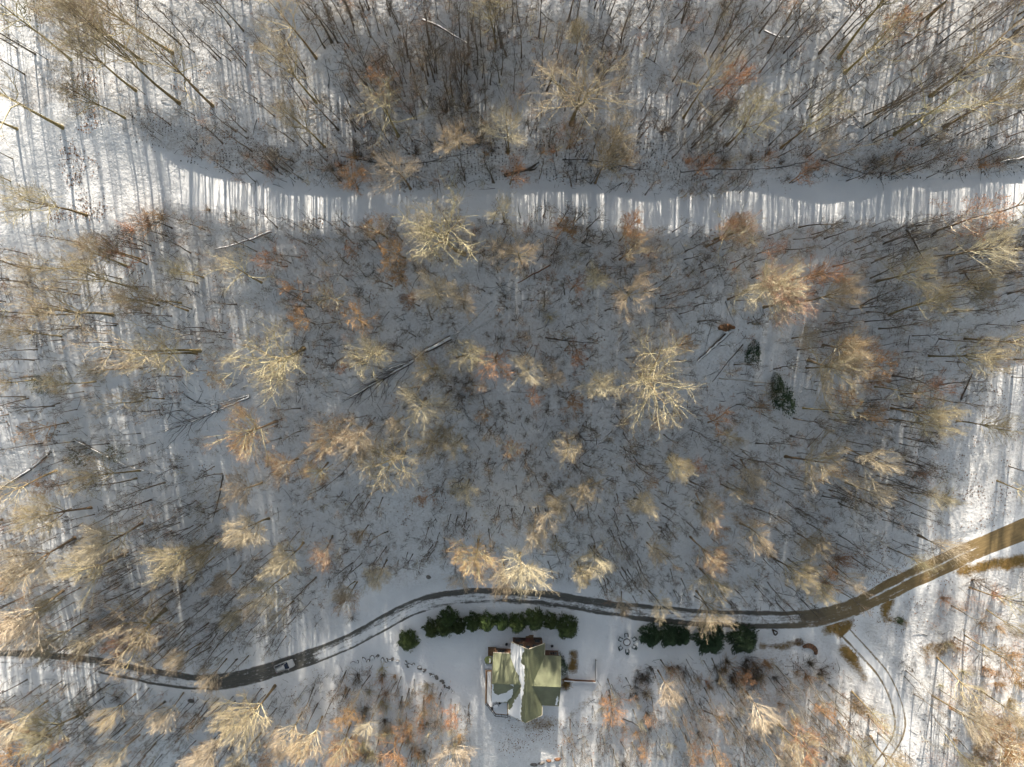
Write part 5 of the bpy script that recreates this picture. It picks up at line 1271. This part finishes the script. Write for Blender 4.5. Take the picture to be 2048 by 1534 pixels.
def wood(name, X, Y, Z, H, R0, n1, n2, n3, mat, label, seed, ang=.6, len1=.33, t0=.3, S=(4, 3, 3), lean=.06, thick=1.0):
    rng = np.random.default_rng(seed); M = len(X)
    d = unit(np.stack([rng.normal(0, lean, M), rng.normal(0, lean, M), np.ones(M)], 1))
    p, r = grow(rng, np.stack([X, Y, Z - .1], 1), d, H, R0, np.full(M, .012), 6, .05, .03)
    parts = [tubes(p, r, S[0])]
    s, dd, L, rr = spawn(rng, p, r, n1, t0, .97, ang, .18, len1, H, .5)
    p1, r1 = grow(rng, s, dd, L, np.minimum(rr * .6, .05 * thick), np.full(len(L), .009), 4, .12, .06)
    parts.append(tubes(p1, r1, S[1]))
    s, dd, L, rr = spawn(rng, p1, r1, n2, .2, .98, .6, .2, .5, L, .3)
    p2, r2 = grow(rng, s, dd, L, np.minimum(rr * .8, .02 * thick), np.full(len(L), .007), 3, .12, .05)
    parts.append(tubes(p2, r2, S[2]))
    if n3:
        s, dd, L, rr = spawn(rng, p2, r2, n3, .2, .98, .6, .2, .55, L, .3)
        p3, r3 = grow(rng, s, dd, L, np.full(len(L), .013 * thick), np.full(len(L), .006), 2, .05, .03)
        parts.append(tubes(p3, r3, 3))
    o = obj(name, mesh_np(name, *join_parts(parts), None, mat, True))
    return tag(o, label, None, None, 'stuff')
# the wood goes on outside the picture: above it (between the view and the sun), left, right, below
def outside(n, seed):
    rng = np.random.default_rng(seed); out = []
    while len(out) < n:
        x, y = rng.uniform(-190, 190), rng.uniform(-150, 165)
        z = float(HT(x, y)); a, b = proj(x, y, z)
        if -60 < a < 2108 and -50 < b < 1590: continue
        if abs(y) > 105 and rng.random() < .2: continue
        if 1250 < b and 600 < a < 2400: 
            if rng.random() < .6: continue
        out.append((x, y, z))
    return np.array(out)
o3 = outside(280, 9)
wood('surrounding_wood', o3[:, 0], o3[:, 1], o3[:, 2], np.random.default_rng(3).uniform(15, 28, len(o3)), np.random.default_rng(4).uniform(.14, .32, len(o3)), 12, 6, 2, 'bark_dark', 'bare wood going on all round outside the picture', 44, .7, .33, .38, (6, 4, 3), .05, 1.6)
# ------------------------------------------------------------------ fallen logs
def log(pxs, r0, r1, label, cap=True, mat='dead_wood', branches=0, seed=0, lift=.0, name='fallen_log', forks=()):
    rng = np.random.default_rng(seed)
    root = empty(name, gpt(*pxs[0]))
    o3 = np.array(root.location)
    def one(pl, ra, rb, nm):
        a = np.array(pl, float); X, Y, z = G(a[:, 0], a[:, 1])
        line = resample(np.stack([X, Y, z], 1), .8)
        K = len(line); t = np.linspace(0, 1, K); r = ra * (1 - t) + rb * t
        line[:, 2] = smooth_line(np.stack([line[:, 2]] * 2, 1), 5 if K > 5 else 1)[:, 0] + r * .75 + lift
        line += rng.normal(0, .05, line.shape) * np.array([1, 1, .5])
        v, q = tubes(line[None], r[None], 8)
        me = mesh_np(nm, v - o3, q, None, mat, True)
        # close the ends
        o = obj(nm, me, root)
        if cap:
            l2 = line + np.array([0, 0, 1]) * (r * .55)[:, None]
            v, q = tubes(l2[None], (r * .58 + .015)[None], 6)
            obj('snow_cap', mesh_np('snow_cap', v - o3, q, None, 'snow', True), root)
        return line, r
    line, r = one(pxs, r0, r1, 'trunk')
    for f in forks: one(f, r1 * 1.3, .05, 'limb')
    if branches:
        s, dd, L, rr = spawn(rng, line[None], r[None], branches, .35, .98, .7, .2, .28, np.array([np.linalg.norm(line[-1] - line[0])]), .3)
        dd[:, 2] = np.abs(dd[:, 2]) * .3
        p, r2 = grow(rng, s, unit(dd), L, np.minimum(rr * .5, .07), np.full(len(L), .015), 6, .16, -.02)
        p[:, :, 2] = np.maximum(p[:, :, 2], HT(p[:, :, 0], p[:, :, 1]) + .03)
        s, dd, L, rr = spawn(rng, p, r2, 5, .2, .98, .6, .2, .45, L, .3)
        p3, r3 = grow(rng, s, dd, L, np.full(len(L), .03), np.full(len(L), .01), 4, .12, -.02)
        p3[:, :, 2] = np.maximum(p3[:, :, 2], HT(p3[:, :, 0], p3[:, :, 1]) + .03)
        v, q = join_parts([tubes(p, r2, 5), tubes(p3, r3, 4)])
        obj('branches', mesh_np('branches', v - o3, q, None, mat, True), root)
    tag(root, label, 'log')
    return root
log([(902, 676), (876, 690), (850, 703), (822, 724), (780, 749), (735, 775), (700, 795), (685, 803)], .52, .16, 'largest snow covered fallen tree with a forked top on the centre slope', branches=22, seed=1, forks=([(826, 721), (790, 733), (745, 752), (700, 776), (664, 792)], [(797, 742), (775, 768), (771, 800), (764, 812)], [(770, 753), (730, 783), (700, 805)]))
log([(984, 602), (955, 630), (930, 655), (905, 673)], .16, .12, 'thin fallen trunk lying uphill of the largest fallen tree', seed=2)
log([(996, 632), (962, 652), (935, 668)], .12, .08, 'short thin log right of the largest fallen tree', seed=3)
log([(500, 793), (455, 812), (410, 832), (372, 848), (325, 864)], .30, .10, 'long snow capped fallen tree on the left slope, lower of two', branches=12, seed=4)
log([(500, 790), (440, 806), (375, 822)], .20, .08, 'snow capped fallen trunk on the left slope, upper of two', seed=5, branches=4)
log([(1008, 353), (1025, 348), (1042, 342), (1057, 341), (1068, 333), (1079, 323)], .38, .16, 'thick dark crooked log on the bank above the forest road', False, seed=6, forks=([(1058, 342), (1070, 339), (1078, 330)],))
log([(103, 903), (60, 940), (0, 978), (-30, 990)], .34, .2, 'snow capped log lying at the left edge', seed=7, branches=3)
log([(845, 38), (880, 55), (915, 75), (938, 88)], .22, .1, 'curved snow capped log at the top, left of the middle', seed=8)
log([(1460, 662), (1430, 690), (1395, 722)], .45, .25, 'thick uprooted log beside the orange root plate', seed=9)
log([(1487, 688), (1455, 725), (1424, 764)], .13, .05, 'thin pole lying right of the uprooted log', False, seed=10)
log([(1437, 757), (1490, 761), (1545, 768)], .12, .08, 'thin pale birch log pointing at the dark evergreen', False, 'birch_wood', seed=11)
log([(1924, 538), (1940, 565), (1956, 583), (2030, 568)], .14, .06, 'dark bent fallen branch at the far right', False, seed=12)
log([(1925, 541), (1980, 541), (2032, 550)], .12, .05, 'thin straight fallen branch at the far right', False, seed=13)
log([(1190, 540), (1240, 534), (1290, 531), (1370, 512)], .16, .08, 'long thin snow capped log below the forest road', seed=14)
log([(1040, 925), (1075, 893), (1108, 862), (1140, 838)], .14, .06, 'slanting thin log on the lower centre slope', seed=15)
log([(1165, 912), (1215, 872), (1246, 850)], .18, .06, 'slanting dark log with broken top right of the lower centre', branches=6, seed=16)
log([(1100, 530), (1065, 550), (1035, 566)], .15, .08, 'rusty fallen log on the upper centre slope', False, 'timber_brown', seed=17)
log([(2060, 313), (2020, 320), (1985, 327)], .25, .12, 'dark fallen trunk at the right edge above the forest road', seed=18)
log([(1528, 62), (1560, 76), (1597, 72)], .16, .07, 'dark fallen branch at the top right', seed=19)
log([(1813, 458), (1830, 485), (1845, 515)], .32, .2, 'dark stubby log below the forest road on the right', seed=20)
log([(446, 950), (440, 990), (428, 1032)], .17, .07, 'dark leaning dead trunk on the lower left slope', False, seed=21, branches=4)
log([(545, 462), (510, 476), (470, 488), (428, 500)], .25, .1, 'brown log just below the forest road on the left', True, 'timber_brown', seed=22)
log([(150, 880), (200, 905), (250, 930), (312, 948)], .22, .1, 'snow capped log crossing between the olive evergreens', seed=23)
log([(-15, 1437), (35, 1455), (75, 1468), (105, 1472)], .75, .35, 'very thick mossy brown trunk at the lower left corner', False, 'timber_brown', seed=24)
log([(1090, 675), (1140, 683), (1190, 686)], .15, .05, 'thin log lying across the centre slope', False, seed=25, branches=3)
log([(1615, 895), (1640, 870), (1662, 845)], .2, .08, 'slanting brown log right of the dark evergreen bushes', True, 'timber_brown', seed=26)
log([(1920, 800), (1935, 770), (1945, 745)], .2, .1, 'short dark log at the right edge of the wood', False, seed=27)
log([(1245, 1437), (1262, 1443), (1278, 1452), (1290, 1462)], .14, .05, 'dark crooked branch in the snow right of the orange tuft', False, seed=28, branches=4)
log([(1405, 1420), (1425, 1428), (1452, 1440)], .15, .05, 'dark fallen branch on the snow at the lower right', False, seed=29, branches=3)
log([(680, 312), (720, 320), (780, 330), (850, 325), (905, 312), (945, 306)], .09, .04, 'long dark fallen stem along the top of the road bank, left part', False, seed=30, branches=5)
log([(1125, 320), (1180, 320), (1225, 325), (1270, 340), (1300, 337)], .09, .04, 'long dark fallen stem along the top of the road bank, middle part', False, seed=31, branches=5)
log([(1360, 345), (1420, 338), (1500, 340), (1560, 335), (1620, 322)], .09, .04, 'long dark fallen stem along the top of the road bank, right part', False, seed=32, branches=5)
log([(1640, 318), (1690, 335), (1730, 348), (1790, 345)], .09, .04, 'dark fallen stem on the road bank at the far right', False, seed=33, branches=5)
# root plate
rp = empty('root_plate', gpt(1452, 656)); tag(rp, 'orange brown upturned root plate on the right slope', 'root plate')
rngr = np.random.default_rng(5)
for i in range(7):
    o = obj('earth_clod', stone_mesh(rngr.uniform(.4, .8), rngr.uniform(.3, .5), rngr.uniform(.4, .8), 200 + i, 'root_earth'), rp, (rngr.normal(0, .7), rngr.normal(0, .25), rngr.uniform(.2, 1.3)))
for i in range(16):
    a = rngr.uniform(0, 6.28); dd = np.array([[math.cos(a), rngr.normal(0, .3), math.sin(a) * .9 + .2]])
    p, r = grow(rngr, np.array([[0, 0, .7]]), unit(dd), np.array([rngr.uniform(1.0, 1.9)]), np.array([.09]), np.array([.02]), 6, .22, 0)
    obj('root', mesh_np('root', *tubes(p, r, 5), None, 'root_earth', True), rp)
obj('snow_patch', stone_mesh(.7, .4, .35, 78, 'snow'), rp, (.2, -.75, .1))

# ------------------------------------------------------------------ shrubs and brush
def make_shrub(seed, n=26, H=1.9, mat='bark_dark', spread=.65):
    rng = np.random.default_rng(seed)
    az = rng.uniform(0, 6.28, n); a = np.abs(rng.normal(0, spread, n))
    d = np.stack([np.sin(a) * np.cos(az), np.sin(a) * np.sin(az), np.cos(a)], 1)
    p, r = grow(rng, rng.normal(0, .12, (n, 3)) * np.array([1, 1, 0]), d, rng.uniform(.6, 1.1, n) * H, np.full(n, .022), np.full(n, .008), 5, .12, .0)
    s, dd, L, rr = spawn(rng, p, r, 6, .25, .98, .5, .2, .4, rng.uniform(.8, 1.1, n) * H, .3)
    p2, r2 = grow(rng, s, dd, L, np.full(len(L), .012), np.full(len(L), .005), 3, .1, .02)
    return mesh_np('shrub', *join_parts([tubes(p, r, 4), tubes(p2, r2, 3)]), None, mat, True)
SHR = [make_shrub(500 + i) for i in range(5)]
SHRUBS = []
def shrub(px, py, s, label, mat, group=None, name='bare_shrub'):
    p = gpt(px, py); o = obj(name, SHR[random.randrange(5)], None, p)
    o.scale = (s, s, s * random.uniform(.8, 1.1)); o.rotation_euler = (0, 0, random.uniform(0, 6.28)); setmat(o, mat)
    tag(o, label, 'shrub', group)
    return o
for px, py, s, lb, mt in ((419, 420, .8, 'small round golden tuft at the edge of the forest road', 'dry_grass'), (473, 425, .7, 'small grey bush beside the golden tuft at the forest road', 'bark_dark'), (892, 223, 1.5, 'dark bush above the forest road, left of the pale fan crown', 'bark_dark'), (935, 220, 2.2, 'larger dark bush above the forest road, left of the pale fan crown', 'bark_dark'), (1322, 262, 2.0, 'dark bush above the forest road, right of the middle', 'bark_dark'), (955, 285, 2.0, 'dark bush on the bank top left of the thick crooked log', 'bark_dark'), (300, 450, 2.4, 'brown brush pile at the lower edge of the clearing', 'bark_red'), (265, 462, 2.0, 'left end of the brown brush at the lower edge of the clearing', 'bark_red'), (325, 436, 2.0, 'right end of the brown brush at the lower edge of the clearing', 'bark_red'), (1155, 870, 2.2, 'dark spiky bush right of the lower centre', 'bark_dark'), (1097, 632, 1.5, 'golden mossy bush on the upper centre slope', 'bark_gold'), (1670, 1118, 2.6, 'brown bush above the right part of the driveway', 'bark_red'), (1645, 1165, 2.4, 'rusty bush at the driveway edge on the right', 'bark_red'), (1833, 946, 2.0, 'brown bush at the edge of the sunlit snow, right', 'bark_red'), (1888, 995, 2.3, 'golden brown bush in the sunlit snow, far right', 'bark_gold'), (1520, 810, 1.6, 'orange bush left of the largest dark evergreen bush', 'bark_red'), (1132, 1368, 1.0, 'brown bush lit by the sun at the right wing of the house', 'dry_grass'), (1295, 1425, 1.8, 'dark bush on the snow right of the orange tufted tree', 'bark_dark'), (848, 1502, 1.8, 'dark shrub at the bottom, left of the house shadow', 'bark_dark'), (1945, 1160, 1.8, 'dark bush just below the sunlit end of the driveway', 'bark_dark'), (1985, 1185, 1.6, 'brown bush right of the dark bush below the driveway end', 'bark_red'), (238, 1395, 1.4, 'dark bush in the snow below the left driveway', 'bark_dark'), (1245, 1220, 1.2, 'small bush between driveway and fire pit', 'bark_dark'), (705, 1235, 1.2, 'dark twiggy bush in the snow left of the driveway bend', 'bark_dark'), (1620, 1325, 1.3, 'grey bush below the curved bench', 'bark_dark')):
    shrub(px, py, s, lb, mt)
rng = random.Random(12)
def thicket(n, poly, s0, s1, lb, grp, mats):
    xs = [p[0] for p in poly]; ys = [p[1] for p in poly]; c = 0
    while c < n:
        x, y = rng.uniform(min(xs), max(xs)), rng.uniform(min(ys), max(ys))
        if not in_poly(np.array([x]), np.array([y]), poly)[0]: continue
        mt = rng.choice(mats); SHRUBS.append((shrub(x, y, rng.uniform(s0, s1), lb, mt, grp), mt, x, y)); c += 1
thicket(38, [(1330, 1330), (1400, 1315), (1520, 1318), (1620, 1312), (1650, 1340), (1600, 1370), (1500, 1360), (1440, 1385), (1330, 1350)], .9, 1.8, 'grey twiggy shrub in the thicket below the right hedge', 'shrubs in the thicket below the right hedge', ['bark_dark', 'bark_dark', 'bark_red'])
thicket(15, [(1225, 1345), (1300, 1330), (1320, 1360), (1280, 1400), (1230, 1390)], .7, 1.5, 'dark twiggy shrub right of the house garden', 'shrubs right of the house garden', ['bark_dark'])
thicket(48, [(690, 1330), (760, 1330), (850, 1360), (900, 1400), (930, 1440), (900, 1534), (690, 1534), (690, 1400)], .9, 2.0, 'rusty or grey shrub in the brush left of the house shadow', 'shrubs left of the house shadow', ['bark_dark', 'bark_red', 'bark_gold', 'bark_red'])
thicket(26, [(1820, 1240), (1900, 1180), (2048, 1180), (2048, 1534), (1850, 1534), (1840, 1400)], .7, 1.6, 'golden brown brush shrub at the lower right', 'brush shrubs at the lower right', ['bark_red', 'bark_gold', 'dry_grass'])
thicket(40, [(1200, 1380), (1330, 1400), (1560, 1400), (1680, 1380), (1700, 1534), (1210, 1534)], .6, 1.4, 'tan and grey brush shrub at the bottom, right of the house', 'brush shrubs at the bottom right of the house', ['bark_red', 'bark_tan', 'bark_dark'])
thicket(36, [(450, 290), (700, 310), (900, 300), (1400, 310), (2040, 300), (2040, 335), (1400, 345), (900, 335), (700, 345), (450, 345)], .7, 1.5, 'grey twiggy shrub along the top of the road bank', 'shrubs along the road bank', ['bark_dark', 'bark_red'])

WORD.update({'bark_dark': 'grey twiggy shrub', 'bark_red': 'rusty twiggy shrub', 'bark_gold': 'golden twiggy shrub', 'bark_tan': 'pale tan twiggy shrub', 'dry_grass': 'yellow brown twiggy shrub'})
MARKS += [('right hedge gap', 1385, 1290), ('right hedge end', 1490, 1290), ('orange tufted tree', 1227, 1420), ('house shadow', 1030, 1490), ('retaining wall', 1160, 1361), ('middle bank stem', 1210, 323), ('left bank stem', 800, 328), ('right bank stem', 1490, 340), ('bare grass patch', 1705, 1325), ('orange leaf patch', 1712, 1405)]
TODO.clear(); TODO.extend(SHRUBS); name_trees()

# ------------------------------------------------------------------ uncountable ground cover
rng = np.random.default_rng(21)
px, py = candidates(21000, 33)
X, Y, Z = G(px, py); ok = (X - hc.x) ** 2 + (Y - hc.y) ** 2 > 13 ** 2; X, Y, Z = X[ok], Y[ok], Z[ok]
M = len(X); az = rng.uniform(0, 6.28, M)
d = np.stack([np.cos(az), np.sin(az), rng.normal(.05, .12, M)], 1)
L = rng.gamma(2.0, .55, M) + .25
p, r = grow(rng, np.stack([X, Y, Z + .04], 1), unit(d), L, np.minimum(.018 + L * .016, .08), np.full(M, .012), 4, .16, 0)
p[:, :, 2] = HT(p[:, :, 0], p[:, :, 1]) + .05 + (p[:, :, 2] - p[:, :1, 2]) * .4 * (p[:, :, 2] > p[:, :1, 2])
tag(obj('fallen_twigs', mesh_np('fallen_twigs', *tubes(p, r, 3), None, 'twig_litter', True)), 'dark fallen twigs and sticks scattered over the snow', None, None, 'stuff')
# dead leaves
def leaf_field(name, X, Y, size, mat, label, lift=.05):
    rng = np.random.default_rng(len(X)); M = len(X)
    c = np.stack([X, Y, HT(X, Y) + lift], 1)
    s = rng.uniform(.6, 1.5, M)[:, None] * size
    a = unit(np.stack([rng.normal(0, 1, M), rng.normal(0, 1, M), rng.normal(0, .45, M)], 1)) * s
    b = unit(np.cross(a, np.stack([rng.normal(0, .5, M), rng.normal(0, .5, M), np.ones(M)], 1))) * s * .7
    v = np.stack([c - a, c + b, c + a, c - b], 1).reshape(-1, 3)
    v[:, 2] = np.maximum(v[:, 2], np.repeat(c[:, 2] - lift + .015, 4))
    return tag(obj(name, mesh_np(name, v, np.arange(len(v)).reshape(-1, 4), None, mat)), label, None, None, 'stuff')
rng = np.random.default_rng(51)
cx = rng.uniform(0, 2048, 420); cy = rng.uniform(0, 1534, 420)
ok = ~open_ground(cx, cy); cx, cy = cx[ok], cy[ok]
cx = np.concatenate([cx, rng.uniform(130, 190, 40), rng.uniform(1860, 2048, 40), rng.uniform(1700, 1900, 30), rng.uniform(1000, 1220, 24), rng.uniform(110, 210, 16)]); cy = np.concatenate([cy, rng.uniform(130, 370, 40), rng.uniform(760, 1060, 40), rng.uniform(1100, 1260, 30), rng.uniform(1440, 1500, 24), rng.uniform(400, 440, 16)])
k = rng.integers(0, len(cx), 9000)
px = cx[k] + rng.normal(0, 9, 9000); py = cy[k] + rng.normal(0, 9, 9000)
X, Y, Z = G(px, py)
ok = (X - hc.x) ** 2 + (Y - hc.y) ** 2 > 11 ** 2
leaf_field('leaf_litter', X[ok], Y[ok], .13, 'leaf_litter', 'dead brown leaves lying in patches on the snow')
# dark debris on the cut bank above the forest road
ii = rng.integers(0, len(UPPER), 6500)
tan = np.gradient(UPPER[:, :2], axis=0); tan /= np.linalg.norm(tan, axis=1)[:, None]
off = rng.uniform(3.8, 10.5, 6500) - 1.2 * vnoise(ii / 12.0, np.zeros(len(ii)), 4)
X = UPPER[ii, 0] - tan[ii, 1] * off; Y = UPPER[ii, 1] + tan[ii, 0] * off
ok = (X > -68) & (vnoise(X / 2.3, Y / 1.4, 41) > .55)
X, Y = X[ok], Y[ok]
leaf_field('bank_debris', X, Y, .12, 'twig_litter', 'dark clods and dead ferns on the bank above the forest road', .08)
# dry grass blades in the bare patches and brush
def blades(name, X, Y, h0, h1, mat, label, seed, lean=.4):
    rng = np.random.default_rng(seed); M = len(X)
    d = unit(np.stack([rng.normal(0, lean, M), rng.normal(0, lean, M), np.ones(M)], 1))
    p, r = grow(rng, np.stack([X, Y, HT(X, Y) - .02], 1), d, rng.uniform(h0, h1, M), np.full(M, .014), np.full(M, .006), 3, .12, -.05)
    return tag(obj(name, mesh_np(name, *tubes(p, r, 3), None, mat, True)), label, None, None, 'stuff')
gx_, gy_ = [], []
for poly in BARE:
    a = np.array(poly); n = 900
    x = rng.uniform(a[:, 0].min(), a[:, 0].max(), n); y = rng.uniform(a[:, 1].min(), a[:, 1].max(), n)
    k = in_poly(x, y, poly); gx_.append(x[k]); gy_.append(y[k])
X, Y, Z = G(np.concatenate(gx_), np.concatenate(gy_))
ok = (X - hc.x) ** 2 + (Y - hc.y) ** 2 > 9 ** 2
blades('dry_grass', X[ok], Y[ok], .15, .5, 'dry_grass', 'dormant yellow grass where the snow has melted', 61)
px = rng.uniform(1850, 2060, 5200); py = rng.uniform(1200, 1540, 5200); k = (vnoise(px / 40, py / 40, 8) > .45) & ~open_ground(px, py)
px2 = rng.uniform(1200, 1720, 2600); py2 = rng.uniform(1400, 1540, 2600); k2 = vnoise(px2 / 40, py2 / 40, 9) > .5
px3 = rng.uniform(690, 940, 2400); py3 = rng.uniform(1360, 1540, 2400); k3 = vnoise(px3 / 30, py3 / 30, 10) > .5
X, Y, Z = G(np.concatenate([px[k], px2[k2], px3[k3]]), np.concatenate([py[k], py2[k2], py3[k3]]))
ok = (X - hc.x) ** 2 + (Y - hc.y) ** 2 > 15 ** 2
blades('brush_stalks', X[ok], Y[ok], .5, 1.6, 'bark_red', 'dry tan stalks of the brush at the bottom of the slope', 62, .35)

dg = sum(len(m.loops) - 2 * len(m.polygons) for m in bpy.data.meshes)
print('triangles in all mesh data', dg)
